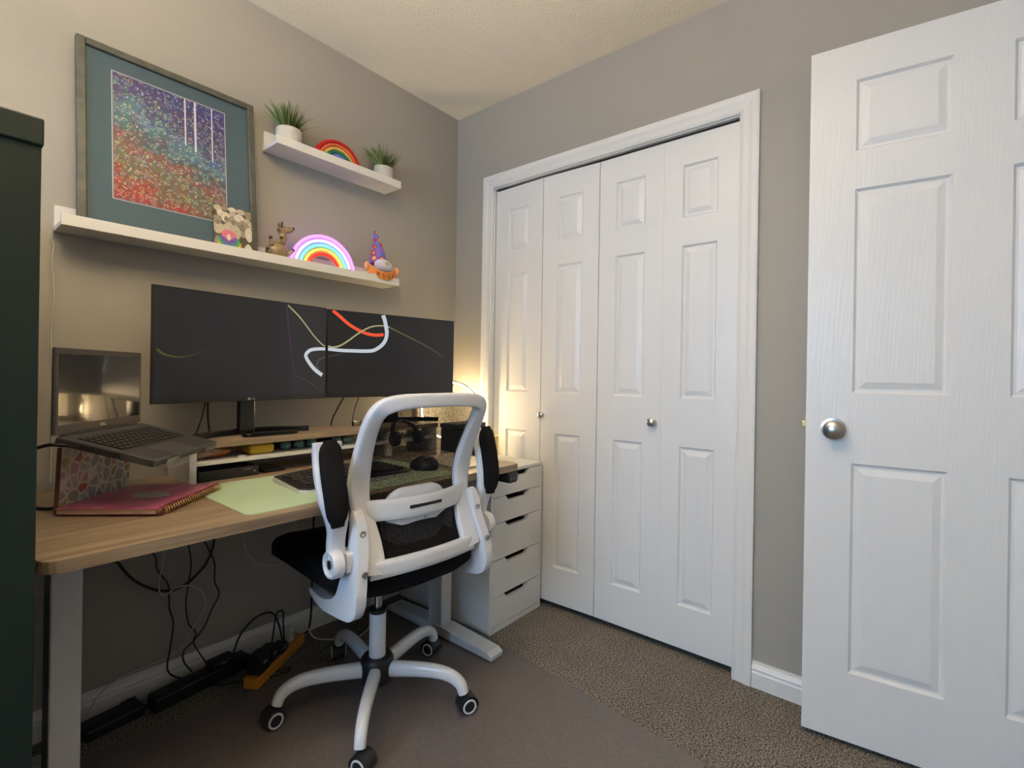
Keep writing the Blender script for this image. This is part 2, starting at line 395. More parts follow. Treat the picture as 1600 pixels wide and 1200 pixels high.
# chair mat on the carpet
cmz = [(-.343, -.33), (-.470, -1.50), (-1.72, -1.36), (-1.66, -.17)]
MATM = mat('mat_vinyl', (98, 93, 91), 0.32, var=0.18, vscale=160, bump=0.15, bscale=240)
tag(obj('chair_mat', prism(new(), cmz, lambda x, y, h: Vector((x, y, h)), 0.0, 0.004, .0012), MATM), 'smooth grey brown floor mat lying under the office chair', 'floor mat')

# riser shelf on the desk
rx0, rx1, ry0, ry1, rz = -1.332, -0.337, -0.240, -0.045, 0.842
rs_ = thing('monitor_riser', 'long oak topped desk riser with a white shelf carrying both monitors', 'desk riser', ((rx0 + rx1) / 2, -.14, DZ))
obj('top_board', B(rx0 - .006, rx1 + .004, ry0 - .004, ry1, rz - .018, rz, .0015), WOOD, rs_)
for x in (rx0, -.605, rx1 - .02): obj('upright', B(x, x + .02, ry0, ry1, DZ, rz - .018, .001), LAM, rs_)
obj('middle_shelf', B(rx0 + .02, -.605, ry0, ry1, .772, .784, .001), LAM, rs_)
obj('middle_shelf', B(-.585, rx1 - .02, ry0, ry1, .772, .784, .001), LAM, rs_)

# monitors
SCR = mat('dark_screen', (16, 16, 17), 0.28, emit=(38, 40, 44), estr=0.42)
EM = {}
def glow(name, c, s):
    return mat('screen_' + name, (10, 10, 10), 0.4, emit=c, estr=s)
def ribbon(bm, pts, wid, f, taper=(1, 1)):
    P = catmull([(u_, v_, 0) for u_, v_ in pts], 6); n = len(P); L = []; Rr = []
    for i, p in enumerate(P):
        t = P[min(i + 1, n - 1)] - P[max(i - 1, 0)]; t = Vector((t.x * .6, t.y * .36)); t.normalize()
        k = i / (n - 1); ww = wid * (taper[0] + (taper[1] - taper[0]) * k)
        nx, ny = -t.y * ww / .6, t.x * ww / .36
        L.append(bm.verts.new(f(min(max(p.x + nx, .008), .992), min(p.y + ny, .995)))); Rr.append(bm.verts.new(f(min(max(p.x - nx, .008), .992), min(p.y - ny, .995))))
    for i in range(n - 1): bm.faces.new((L[i], L[i + 1], Rr[i + 1], Rr[i]))
    return bm
def monitor(label, A, Bp, ribs, base_rot, logo=False):
    A = Vector(A + (0,)); Bp = Vector(Bp + (0,)); d = (Bp - A).normalized(); n = Vector((d.y, -d.x, 0)); W = (Bp - A).length
    z0, z1 = .962, 1.322; c = (A + Bp) / 2
    t = thing('monitor', label, 'monitor', (c.x - n.x * .03, c.y - n.y * .03, rz), 0, 'two monitors on the riser')
    mx = Matrix((d, -n, Vector((0, 0, 1)))).transposed().to_4x4(); mx.translation = A + Vector((0, 0, z0))
    # mx: x along the screen, y into the monitor, z up
    def g(u_, v_, dep=0): return mx @ Vector((u_ * W, dep, v_ * (z1 - z0)))
    bm = new(); box(bm, 0, W, 0, .012, 0, z1 - z0, .002, mx=mx); obj('bezel', bm, BLK, t)
    bm = new(); box(bm, .06, W - .06, .011, .045, .05, z1 - z0 - .05, .012, mx=mx); obj('back_housing', bm, BLK, t)
    bm = new(); bm.faces.new([bm.verts.new(g(u_, v_, -.0006)) for u_, v_ in ((.010, .05), (.990, .05), (.990, .985), (.010, .985))])
    sc = obj('screen', bm, SCR, t)
    for k, (pts, wid, m, tp) in enumerate(ribs):
        obj('wallpaper_ribbon', ribbon(new(), pts, wid, lambda a_, b_, k=k: g(a_, b_, -.0009 - .00012 * k), tp), m, sc)
    # arc stand
    bm = new(); p = c - n * .030
    box(bm, -.028, .028, -.012, .012, rz + .004, z0 + .16, .006, mx=Matrix.Translation((p.x, p.y, 0)) @ rotz(math.atan2(d.y, d.x)))
    obj('stand_post', bm, BLKG, t)
    arc = []
    for k in range(25):
        q = -1 + 2 * k / 24; arc.append(p + d * (.205 * q) + n * (-.012 + .075 * q * q - .0) + Vector((0, 0, rz + .0125)))
    obj('stand_base', sweep(new(), arc, .008, .022, (0, 0, 1), 8, 6), BLKG, t)
    if logo:
        bm = new(); lx, lz = .49, .022
        lathe(bm, [(.0045, 0), (.0045, .0004)], g(lx, lz, -.0004), 16, mx.to_3x3() @ Matrix.Rotation(math.radians(90), 3, 'X'))
        lo = obj('logo_disc', bm, mat('logo_grey', (165, 165, 168), 0.4), t)
        text_mesh('LG', g(lx + .014, lz - .011, -.0006), mx.to_3x3(), .011, mat('logo_grey', (165, 165, 168), 0.4), t, 'logo_letters')
    return t
def text_mesh(s, loc, rot3, size, m, parent, name, align='LEFT', ext=0.0):
    """flat lettering; rot3 columns: right, into the surface, up"""
    cu = bpy.data.curves.new(name, 'FONT'); cu.body = s; cu.size = size; cu.align_x = align; cu.extrude = ext
    to = bpy.data.objects.new(name, cu); COL.objects.link(to)
    dg = bpy.context.evaluated_depsgraph_get(); me = bpy.data.meshes.new_from_object(to.evaluated_get(dg))
    bpy.data.objects.remove(to)
    c = [rot3.col[0], rot3.col[2], -rot3.col[1]]
    X = Matrix((c[0], c[1], c[2])).transposed().to_4x4(); X.translation = loc
    me.transform(X); me.materials.clear(); me.materials.append(m)
    o = bpy.data.objects.new(name, me); COL.objects.link(o); o.parent = parent; o.matrix_parent_inverse = pmat(parent).inverted()
    return o
SV = glow('silver', (214, 224, 232), .82); YL = glow('yellow', (214, 205, 150), .6); RD = glow('red', (250, 84, 48), .95); PU = glow('purple', (92, 44, 100), .55)
OL = glow('olive', (92, 96, 42), .55); GY = glow('grey', (96, 96, 98), .5); OLD = glow('dim_yellow', (140, 136, 80), .55)
monitor('left monitor of the pair, above the laptop, with thin yellow and purple lines', (-1.413, -.170), (-.818, -.112), [
    ([(0.712, 0.97), (0.731, 0.706), (0.75, 0.459), (0.768, 0.273), (0.775, 0.064)], .0022, PU, (1.2, .6)),
    ([(0.776, 0.252), (0.875, 0.178), (0.972, 0.068)], .0014, GY, (1, 1)),
    ([(0.022, 0.463), (0.049, 0.424), (0.088, 0.406), (0.127, 0.4), (0.186, 0.423), (0.258, 0.478)], .003, OL, (1.4, .2)),
    ([(0.722, 0.972), (0.797, 0.872), (0.869, 0.746), (0.905, 0.68), (0.961, 0.6), (0.989, 0.575)], .0022, YL, (1.2, 1)),
    ([(0.991, 0.458), (0.955, 0.432), (0.935, 0.391), (0.932, 0.344), (0.955, 0.285)], .0035, GY, (1, 1)),
    ([(0.991, 0.546), (0.93, 0.539), (0.879, 0.52), (0.849, 0.466), (0.869, 0.399), (0.916, 0.315), (0.971, 0.255)], .0062, SV, (1, 1.2))], 5.6, True)
monitor('right monitor of the pair, with red, silver and yellow ribbons', (-.801, -.086), (-.199, -.198), [
    ([(0.037, 0.989), (0.088, 0.924), (0.148, 0.846), (0.216, 0.787), (0.278, 0.752), (0.341, 0.741), (0.402, 0.753)], .0066, RD, (1, 1)),
    ([(0.009, 0.582), (0.041, 0.572), (0.091, 0.595), (0.149, 0.661), (0.216, 0.749), (0.277, 0.813), (0.332, 0.848), (0.397, 0.86), (0.446, 0.849)], .0028, YL, (1.3, 1)),
    ([(0.446, 0.849), (0.505, 0.808), (0.592, 0.751), (0.709, 0.674), (0.821, 0.587), (0.899, 0.507)], .0026, OLD, (1.1, .3)),
    ([(0.009, 0.456), (0.049, 0.482), (0.107, 0.504)], .003, GY, (1, .4)),
    ([(0.395, 0.99), (0.408, 0.933), (0.419, 0.856), (0.426, 0.779), (0.419, 0.7), (0.391, 0.627), (0.335, 0.562), (0.28, 0.545), (0.188, 0.541), (0.099, 0.54), (0.009, 0.549)], .0072, SV, (1.3, .9))], -10.5)

# small black tray in front of the left stand
tr_ = obj('pen_tray', prism(new(), [(-1.06 + x, -.175 + y) for x, y in rrect(.19, .045, .02)], lambda x, y, h: Vector((x, y, h)), rz, rz + .012, .003), BLKG)
tag(tr_, 'slim black gadget lying on the riser before the left monitor stand', 'gadget')

# riser contents
LEATH = mat('tan_leather', (150, 92, 48), 0.55, var=0.15, bump=0.2, bscale=300)
pc = thing('leather_pouch', 'soft tan leather pouch on the riser shelf', 'pouch', (-1.25, -.17, .784))
bm = new(); ball(bm, (-1.248, -.165, .803), .062, .045, .0195, 20)
for v in bm.verts: v.co.x = -1.248 + (v.co.x + 1.248) * (1 + .12 * abs(v.co.z - .803) / .02); v.co.z = max(.784, v.co.z)
obj('pouch_body', bm, LEATH, pc, True)
obj('zipper', tube(new(), [(-1.302, -.172, .816), (-1.27, -.178, .821), (-1.23, -.178, .821), (-1.195, -.172, .815)], .0016, 6), BLK, pc)
yc = obj('yellow_case', B(-1.148, -1.062, -.215, -.10, .784, .819, .014, 4), mat('yellow_shell', (206, 172, 52), 0.4), None, True)
tag(yc, 'rounded yellow case on the riser shelf', 'case')
tag(obj('eraser', B(-1.186, -1.166, -.228, -.216, .784, .790, .001), mat('eraser_white', (215, 212, 200), 0.6)), 'tiny white eraser between pouch and yellow case', 'eraser')
TEAL = mat('teal_glaze', (112, 150, 146), 0.5, var=0.3, vscale=60)
for i, (x, lab) in enumerate(((-1.005, 'teal ball on the riser shelf nearest the yellow case'), (-.955, 'teal ball on the riser shelf, second from the yellow case'), (-.905, 'teal ball on the riser shelf left of the chair arm'),
                             (-.80, 'teal ball on the riser shelf right of the chair arm'), (-.755, 'teal ball on the riser shelf nearest the chair back'))):
    tag(obj('teal_ball', ball(new(), (x, -.17, .800), .020, .020, .016, 14), TEAL, None, True), lab, 'ball', 'teal balls on the riser shelf')
tag(obj('dark_sleeve', B(-1.03, -.72, -.12, -.06, .784, .818, .004), mat('dark_grey_felt', (52, 52, 52), 0.9)), 'dark grey flat sleeve behind the teal balls', 'sleeve')
dkb = thing('docking_station', 'flat black device under the riser shelf', 'docking station', (-1.21, -.16, DZ))
obj('case', B(-1.305, -1.125, -.235, -.08, DZ, .752, .003), BLK, dkb)
obj('front_port', B(-1.142, -1.137, -.2357, -.235, .733, .738), mat('port_grey', (150, 150, 150), 0.4), dkb)
obj('front_marking', B(-1.175, -1.148, -.2355, -.235, .742, .746), mat('port_grey2', (92, 90, 88), 0.5), dkb)
tag(obj('black_phone', B(-1.105, -1.03, -.225, -.09, DZ, .729, .003), BLKG), 'black phone lying under the riser shelf beside the flat device', 'phone')

# headphones over the riser
hp = thing('headphones', 'dark headphones resting on the riser beside the right monitor stand', 'headphones', (-.54, -.20, rz))
arcp = [(-.54 + .066 * math.cos(t), -.268 + .04 * math.sin(t) ** 2, .806 + .056 * math.sin(t)) for t in [math.pi * k / 16 for k in range(17)]]
obj('headband', sweep(new(), arcp, .026, .012, lambda i: (arcp[i][0] + .54, 0, arcp[i][2] - .80), 10), BLK, hp, True)
for s in (-1, 1):
    obj('ear_cup', lathe(new(), [(.022, -.014), (.031, -.009), (.031, .009), (.022, .014)], (-.54 + s * .062, -.278, .796), 18, Matrix.Rotation(math.radians(90), 3, 'Y')), BLK, hp, True)

# desk mat, keyboard, mouse
tag(obj('desk_mat', prism(new(), [(-1.005 + x, -.498 + y) for x, y in rrect(.70, .405, .02)], lambda x, y, h: Vector((x, y, h)), DZ, DZ + .0025, .0008), mat('mint_mat', (178, 204, 174), 0.6)), 'pale mint green desk mat under the keyboard', 'desk mat')
kb = thing('ergonomic_keyboard', 'black keyboard with pale underside edge on the mint mat', 'keyboard', (-.95, -.49, DZ + .0025))
KO = DZ + .0025
outl = [(-1.170, -.585), (-1.150, -.607), (-.98, -.622), (-.80, -.607), (-.755, -.585), (-.765, -.392), (-.95, -.384), (-1.150, -.386)]
def kz(x, y): return KO + .012 + .010 * math.exp(-((x + .95) / .09) ** 2) + .006 * (y + .62) / .23
def slab(bm, outl, zlo, zhi):
    prism(bm, outl, lambda x, y, h: Vector((x, y, (zlo(x, y) if h == 0 else zhi(x, y)))), 0, 1); return bm
obj('base_plate', slab(new(), outl, lambda x, y: KO, lambda x, y: kz(x, y) - .004), mat('pale_grey_plastic', (200, 202, 204), 0.4), kb)
obj('top_case', slab(new(), [(-.955 + (x + .955) * .985, -.495 + (y + .495) * .975) for x, y in outl], lambda x, y: kz(x, y) - .0045, lambda x, y: kz(x, y)), BLK, kb)
bm = new(); bm2 = new()
for r in range(5):
    y = -.552 + r * .0305
    x = -1.135 + (r % 2) * .006
    while x < -.785:
        wk = .0165 if not (r == 0 and -1.05 < x < -.9) else .05
        box(bm, x, x + wk, y - .0125, y + .0125, kz(x, y) - .002, kz(x + wk / 2, y) + .005, .0012, 1)
        box(bm2, x + .004, x + .0075, y + .001, y + .0065, kz(x + wk / 2, y) + .0048, kz(x + wk / 2, y) + .0053)
        x += wk + .003
k_ = obj('key_caps', bm, mat('key_black', (30, 30, 31), 0.5), kb); k_['kind'] = 'stuff'
k2 = obj('key_legends', bm2, mat('key_legend', (120, 120, 118), 0.6), k_); k2['kind'] = 'stuff'
ms = thing('computer_mouse', 'tall black ergonomic mouse on the desk right of the keyboard', 'mouse', (-.685, -.555, KO))
bm = new(); ball(bm, (-.685, -.555, KO + .008), .048, .058, .038, 20)
for v in bm.verts: v.co.z = max(KO, v.co.z); v.co.x += (v.co.z - KO) * .25
obj('shell', bm, BLK, ms, True)
obj('trim_line', tube(new(), [(-.718, -.575, KO + .034), (-.69, -.58, KO + .0445), (-.655, -.575, KO + .037), (-.637, -.57, KO + .022)], .0016, 6), mat('grey_trim', (128, 126, 120), 0.4), ms)

# white notepad at the right end of the desk
npd = thing('notepad', 'white paper pad lying at the right end of the desk', 'notepad', (-.52, -.52, DZ))
obj('sheets', B(-.60, -.39, -.665, -.38, DZ, DZ + .006, .0008), mat('paper', (236, 232, 222), 0.7), npd)
obj('backing_card', B(-.602, -.388, -.667, -.378, DZ + .006, DZ + .0068), mat('cream_card', (225, 214, 190), 0.7), npd)

# things on the drawer unit
rl = thing('ring_lamp', 'lit warm white hoop lamp in the corner behind the right monitor', 'lamp', (-.150, -.128, uz))
ex = Vector((.69, -.724, 0)); cz = .882; C = Vector((-.150, -.128, cz)); RR = .147
hoop = [C + ex * (RR * math.cos(t)) + Vector((0, 0, RR * math.sin(t))) for t in [2 * math.pi * k / 64 for k in range(64)]]
hn = lambda i: (hoop[i] - C)
obj('hoop', sweep(new(), hoop, .018, .008, hn, 10, 5, closed=True), mat('lamp_shell', (205, 200, 190), 0.4), rl, True)
hoop2 = [C + (h - C) * ((RR - .0065) / RR) for h in hoop]
obj('light_strip', sweep(new(), hoop2, .014, .006, hn, 8, 3, closed=True), mat('warm_led', (255, 240, 210), 0.5, emit=(255, 222, 170), estr=140), rl, True)
obj('lamp_foot', lathe(new(), [(.062, 0), (.062, .012), (.05, .016), (.012, .018), (.012, .07)], (-.150, -.128, uz), 24), PLAST, rl, True)
bx_ = thing('fabric_box', 'charcoal fabric storage box in front of the hoop lamp', 'storage box', (-.235, -.305, uz))
CHAR = mat('charcoal_felt', (44, 44, 45), 0.95, var=0.35, vscale=35, bump=0.5, bscale=160)
obj('box_body', B(-.331, -.139, -.358, -.256, uz, uz + .150, .006), CHAR, bx_)
obj('box_lid', B(-.334, -.136, -.361, -.253, uz + .150, uz + .174, .006), mat('charcoal_lid', (62, 63, 64), 0.95, bump=0.5, bscale=160), bx_)
cp = thing('yellow_cup', 'pale yellow cup standing on the drawer unit by the closet', 'cup', (-.090, -.345, uz))
obj('cup_body', lathe(new(), [(.033, 0), (.036, .004), (.041, .095), (.041, .1), (.038, .1), (.034, .01), (.001, .008)], (-.090, -.345, uz), 28), mat('pale_yellow', (214, 196, 120), 0.45), cp, True)
obj('cup_rim', tube(new(), [(-.090 + .0405 * math.cos(t), -.345 + .0405 * math.sin(t), uz + .1) for t in [2 * math.pi * k / 32 for k in range(32)]], .0022, 6, closed=True), mat('pale_yellow', (214, 196, 120), 0.45), cp, True)

# ================================================================ laptop on acrylic stand, planner
hl = Vector((-1.659, -.434, .912)); wd = Vector((.259, .259 * 1.05, 0)); azw = math.radians(47.3)
wd = Vector((math.cos(azw), math.sin(azw), 0)); dd = Vector((math.sin(azw), -math.cos(azw), 0))
tl = math.radians(15); fd = dd * math.cos(tl) - Vector((0, 0, math.sin(tl))); un = dd * math.sin(tl) + Vector((0, 0, math.cos(tl)))
LW, LD = .322, .212
LB = Matrix((wd, fd, un)).transposed().to_4x4(); LB.translation = hl       # x along hinge, y to the user, z out of the keyboard
ALU = mat('dark_aluminium', (74, 74, 76), 0.4, 0.35); DKEY = mat('laptop_key', (26, 26, 27), 0.5)
lt = thing('laptop', 'open dark grey laptop tilted on the clear stand', 'laptop', (hl + wd * LW / 2 + fd * LD / 2 - un * .018))
bm = new(); box(bm, 0, LW, 0, LD, -.018, 0, .003, mx=LB); base = obj('base', bm, ALU, lt)
bm = new(); box(bm, .022, LW - .022, .030, .132, 0, .0006, mx=LB); obj('keyboard_well', bm, BLK, base)
bm = new(); bm2 = new()
for r in range(6):
    for k in range(15):
        x0 = .0235 + k * .0184
        if r == 5 and 4 <= k <= 8:
            if k == 4: box(bm, x0, x0 + .0184 * 5 - .003, .032 + r * .0165, .032 + r * .0165 + .0135, .0006, .002, mx=LB)
            continue
        box(bm, x0, x0 + .0154, .032 + r * .0165, .032 + r * .0165 + .0135, .0006, .002, mx=LB)
        box(bm2, x0 + .006, x0 + .010, .037 + r * .0165, .041 + r * .0165, .002, .0022, mx=LB)
q = obj('key_caps', bm, DKEY, base); q['kind'] = 'stuff'
q = obj('key_legends', bm2, mat('legend_pale', (150, 148, 140), 0.6), base); q['kind'] = 'stuff'
bm = new(); box(bm, LW / 2 - .075, LW / 2 + .04, .146, .222, 0, .0006, mx=LB); obj('touchpad', bm, mat('touchpad_grey', (88, 87, 88), 0.3, 0.4), base)
bm = new()
for k in range(14): box(bm, -.0006, .0006, .055 + k * .0062, .0585 + k * .0062, -.014, -.004, mx=LB)
obj('side_vent', bm, BLK, base)
# lid: vertical
LS = Matrix((wd, -dd, Vector((0, 0, 1)))).transposed().to_4x4(); LS.translation = hl + Vector((0, 0, .002)) - dd * .004
SH = .200
bm = new(); box(bm, 0, LW, 0, .007, 0, SH, .0025, mx=LS); lid = obj('lid', bm, ALU, lt)
bm = new(); box(bm, .003, LW - .003, -.0008, .0, .003, SH - .003, mx=LS); obj('bezel', bm, mat('bezel_grey', (52, 48, 44), 0.45), lid)
bm = new(); box(bm, .010, LW - .010, -.0012, -.0008, .022, SH - .014, mx=LS); obj('glossy_screen', bm, mat('laptop_glass', (24, 22, 20), 0.10, 0.0, spec=1.0, coat=1.0), lid)
bm = new(); lathe(bm, [(.0016, 0), (.0016, .0006)], LS @ Vector((LW * .5, -.001, SH - .007)), 10, Matrix.Rotation(math.radians(90), 3, 'X')); obj('webcam', bm, BLK, lid)
text_mesh('DELL', LS @ Vector((LW / 2, -.0016, .008)), LS.to_3x3(), .011, mat('logo_bright', (215, 212, 205), 0.35), lid, 'logo_letters', 'CENTER')
obj('hinge', tube(new(), [LB @ Vector((.02, -.002, -.004)), LB @ Vector((LW - .02, -.002, -.004))], .005, 10), BLK, lt)

# stand
def petals():
    m = bpy.data.materials.new('floral_acrylic'); m.use_nodes = True; nt = m.node_tree; b = nt.nodes['Principled BSDF']
    b.inputs['Roughness'].default_value = 0.25
    tc = nt.nodes.new('ShaderNodeTexCoord')
    ns = nt.nodes.new('ShaderNodeTexNoise'); ns.inputs['Scale'].default_value = 30
    ad = nt.nodes.new('ShaderNodeMixRGB'); ad.blend_type = 'ADD'; ad.inputs[0].default_value = 0.012
    v1 = nt.nodes.new('ShaderNodeTexVoronoi'); v1.feature = 'DISTANCE_TO_EDGE'; v1.inputs['Scale'].default_value = 36
    v2 = nt.nodes.new('ShaderNodeTexVoronoi'); v2.inputs['Scale'].default_value = 36
    nt.links.new(tc.outputs['Object'], ns.inputs['Vector']); nt.links.new(tc.outputs['Object'], ad.inputs[1]); nt.links.new(ns.outputs['Color'], ad.inputs[2])
    for v in (v1, v2): nt.links.new(ad.outputs['Color'], v.inputs['Vector'])
    sp = nt.nodes.new('ShaderNodeSeparateColor'); nt.links.new(v2.outputs['Color'], sp.inputs[0])
    r = nt.nodes.new('ShaderNodeValToRGB'); r.color_ramp.interpolation = 'CONSTANT'
    cols = [(158, 158, 150), (178, 138, 144), (142, 150, 126), (168, 170, 166), (164, 106, 94), (150, 156, 134), (164, 146, 160), (162, 150, 100), (144, 144, 160), (174, 168, 166)]
    while len(r.color_ramp.elements) < len(cols): r.color_ramp.elements.new(0.5)
    for i, c in enumerate(cols): r.color_ramp.elements[i].position = i / len(cols); r.color_ramp.elements[i].color = lin(c)
    nt.links.new(sp.outputs[0], r.inputs['Fac'])
    e = nt.nodes.new('ShaderNodeMath'); e.operation = 'LESS_THAN'; e.inputs[1].default_value = 0.09; nt.links.new(v1.outputs['Distance'], e.inputs[0])
    mx = nt.nodes.new('ShaderNodeMixRGB'); mx.inputs[2].default_value = lin((214, 208, 196))
    nt.links.new(e.outputs[0], mx.inputs[0]); nt.links.new(r.outputs['Color'], mx.inputs[1]); nt.links.new(mx.outputs['Color'], b.inputs['Base Color'])
    # clear acrylic between the petals
    a = nt.nodes.new('ShaderNodeMath'); a.operation = 'MULTIPLY_ADD'; a.inputs[1].default_value = -0.1; a.inputs[2].default_value = 0.97
    nt.links.new(e.outputs[0], a.inputs[0]); nt.links.new(a.outputs[0], b.inputs['Alpha'])
    return m
CLEAR = mat('clear_acrylic', (160, 158, 155), 0.08, alpha=0.16, coat=0.5)
st = thing('laptop_stand', 'clear acrylic laptop stand with a floral back panel under the laptop', 'laptop stand', (hl.x + wd.x * .16, hl.y + wd.y * .16, DZ))
SM = Matrix((wd, dd, Vector((0, 0, 1)))).transposed().to_4x4(); SM.translation = Vector((-1.650, -.352, DZ))
zt = .878 - DZ
bm = new(); box(bm, 0, .265, 0, .245, 0, .004, .001, mx=SM); obj('base_plate', bm, CLEAR, st)
SL = SM @ Matrix(((1, 0, 0, 0), (0, 1, .04, 0), (0, 0, 1, 0), (0, 0, 0, 1)))
bm = new(); box(bm, 0, .265, .004, .010, .004, zt, .001, mx=SL); obj('floral_panel', bm, petals(), st)
bm = new(); box(bm, -.003, 0, .002, .012, 0, zt, .001, mx=SL); obj('panel_edge', bm, mat('rosy_edge', (120, 84, 78), 0.3), st)
TP = LB.copy(); TP.translation = LB @ Vector((.030, 0, -.0225))
bm = new(); box(bm, 0, .285, .012, LD + .022, 0, .004, .001, mx=TP); obj('top_plate', bm, CLEAR, st)
for x in (.02, .215):
    bm = new(); box(bm, x, x + .05, LD + .003, LD + .007, .004, .018, .001, mx=TP); obj('front_lip', bm, mat('lip_acrylic', (170, 165, 158), 0.06, alpha=0.45, coat=1.0), st)

# planner with gold spiral
az2 = math.radians(-47.0); e1 = Vector((math.cos(az2), math.sin(az2), 0)); e2 = Vector((-e1.y, e1.x, 0))
NM = Matrix((e1, e2, Vector((0, 0, 1)))).transposed().to_4x4(); NM.translation = Vector((-1.652, -.383, DZ + .0045))
def cover_mat():
    m = bpy.data.materials.new('pink_cover'); m.use_nodes = True; nt = m.node_tree; b = nt.nodes['Principled BSDF']; b.inputs['Roughness'].default_value = 0.3
    tc = nt.nodes.new('ShaderNodeTexCoord'); n = nt.nodes.new('ShaderNodeTexNoise'); n.inputs['Scale'].default_value = 9; n.inputs['Detail'].default_value = 5; n.inputs['Distortion'].default_value = 1.2
    nt.links.new(tc.outputs['Object'], n.inputs['Vector'])
    r = nt.nodes.new('ShaderNodeValToRGB'); E_ = r.color_ramp.elements
    E_[0].position = .30; E_[0].color = lin((158, 64, 104)); E_[1].position = .70; E_[1].color = lin((214, 132, 168))
    q = E_.new(.52); q.color = lin((192, 84, 130))
    nt.links.new(n.outputs['Fac'], r.inputs['Fac']); nt.links.new(r.outputs['Color'], b.inputs['Base Color']); return m
nb = thing('spiral_planner', 'pink covered planner with gold spiral binding under the laptop stand', 'planner', NM @ Vector((.12, .13, 0)))
bm = new(); box(bm, 0, .236, 0, .262, 0, .0015, mx=NM); obj('back_cover', bm, mat('plum_card', (110, 48, 66), 0.5), nb)
bm = new(); box(bm, .002, .222, .003, .259, .0015, .0125, mx=NM); obj('pages', bm, mat('page_edges', (206, 186, 160), 0.8), nb)
bm = new(); box(bm, 0, .236, 0, .262, .0125, .014, mx=NM); fc = obj('front_cover', bm, cover_mat(), nb)
bm = new(); prism(bm, [(.13 + .046 * math.cos(t), .135 + .030 * math.sin(t)) for t in [2 * math.pi * k / 24 for k in range(24)]], lambda x, y, h: NM @ Vector((x, y, h)), .014, .0143)
obj('cover_plate', bm, mat('cover_grey', (176, 178, 176), 0.4), fc)
bm = new()
for k in range(26):
    y = .008 + k * .0098
    tube(bm, [NM @ Vector((.236 + .0095 * math.cos(t), y + .0015 * t / 6.28, .007 + .0105 * math.sin(t))) for t in [2 * math.pi * j / 12 for j in range(13)]], .0013, 5)
sp_ = obj('spiral_binding', bm, mat('gold_wire', (214, 180, 110), 0.25, 1.0), nb, True)

# ================================================================ office chair (built in its own frame: x right, y forward)
oc = thing('office_chair', 'white framed office chair with black mesh back and flipped up armrests', 'office chair', (-.895, -.585, 0.004), math.radians(-5))
O = lambda n, bm, m, p=oc, sm=True: obj(n, bm, m, p, sm, local=True)
CZ = -0.004
def V3(x, y, z): return Vector((x, y, z + CZ))
# back frame: posts and top rail as one bent band
half = [(.170, -.258, .532), (.166, -.250, .56), (.166, -.228, .61), (.170, -.208, .66), (.176, -.193, .71), (.180, -.190, .76), (.182, -.205, .82), (.184, -.232, .88), (.184, -.262, .935), (.172, -.288, .972), (.135, -.304, .988), (.07, -.314, .993)]
loop = [V3(-x, y, z) for x, y, z in half] + [V3(0, -.317, .994)] + [V3(x, y, z) for x, y, z in half[::-1]]
path = catmull(loop, 5)
bf = thing_part = O('back_frame', sweep(new(), path, lambda t: .049 + .014 * min(1, max(0, (abs(t - .5) - .34) / .08)) - .010 * math.exp(-((t - .5) / .14) ** 2) + .012 * (math.exp(-((t - .22) / .05) ** 2) + math.exp(-((t - .78) / .05) ** 2)), .028, (0, 1, 0), 16, 4.5), PLAST)
def bowed(z, w0, yend, ymid, h, dep, name, power=3.5):
    p = [V3(w0 * q, ymid + (yend - ymid) * q * q, z) for q in [-1 + 2 * k / 16 for k in range(17)]]
    return O(name, sweep(new(), p, dep, h, (0, 0, 1), 14, power), PLAST, bf)
bowed(.541, .178, -.254, -.274, .048, .022, 'lower_rail')
mid = bowed(.688, .165, -.205, -.246, .060, .020, 'middle_rail')
p = [V3(x, -.2552 + .35 * x * x - .0, .690) for x in [-.055 + .11 * k / 8 for k in range(9)]]
O('slot', sweep(new(), p, .004, .009, (0, 0, 1), 8, 4), BLK, bf)
O('screw', lathe(new(), [(.004, 0), (.004, .003)], V3(0, -.250, .652), 10, Matrix.Rotation(math.radians(90), 3, 'X')), STEEL, bf)
# lumbar pad
bm = new()
P = rrect(.225, .168, .066, 7)
rs = []
for ins, dy in ((1, 0), (1, -.008), (.93, -.016), (.55, -.021)):
    rs.append([V3(x * ins, -.202 + dy + .6 * (x * ins) ** 2, .652 + z * ins) for x, z in P])
rings(bm, rs); O('lumbar_pad', bm, PLAST)
# mesh cloth
def mesh_mat():
    m = bpy.data.materials.new('mesh_cloth'); m.use_nodes = True; nt = m.node_tree; b = nt.nodes['Principled BSDF']; out = nt.nodes['Material Output']
    b.inputs['Base Color'].default_value = lin((16, 15, 15)); b.inputs['Roughness'].default_value = 0.9; b.inputs['Specular IOR Level'].default_value = 0.2
    tr = nt.nodes.new('ShaderNodeBsdfTransparent'); mx = nt.nodes.new('ShaderNodeMixShader')
    tc = nt.nodes.new('ShaderNodeTexCoord'); vo = nt.nodes.new('ShaderNodeTexVoronoi'); vo.inputs['Scale'].default_value = 330
    nt.links.new(tc.outputs['Object'], vo.inputs['Vector'])
    r = nt.nodes.new('ShaderNodeMapRange'); r.inputs[1].default_value = .1; r.inputs[2].default_value = .7; r.inputs[3].default_value = .68; r.inputs[4].default_value = .92
    nt.links.new(vo.outputs['Distance'], r.inputs[0]); nt.links.new(r.outputs[0], mx.inputs[0])
    nt.links.new(tr.outputs[0], mx.inputs[1]); nt.links.new(b.outputs[0], mx.inputs[2]); nt.links.new(mx.outputs[0], out.inputs['Surface'])
    return m
prof = catmull([(w_, y, z) for w_, y, z in half[1:11]], 4)
bm = new(); grid = []
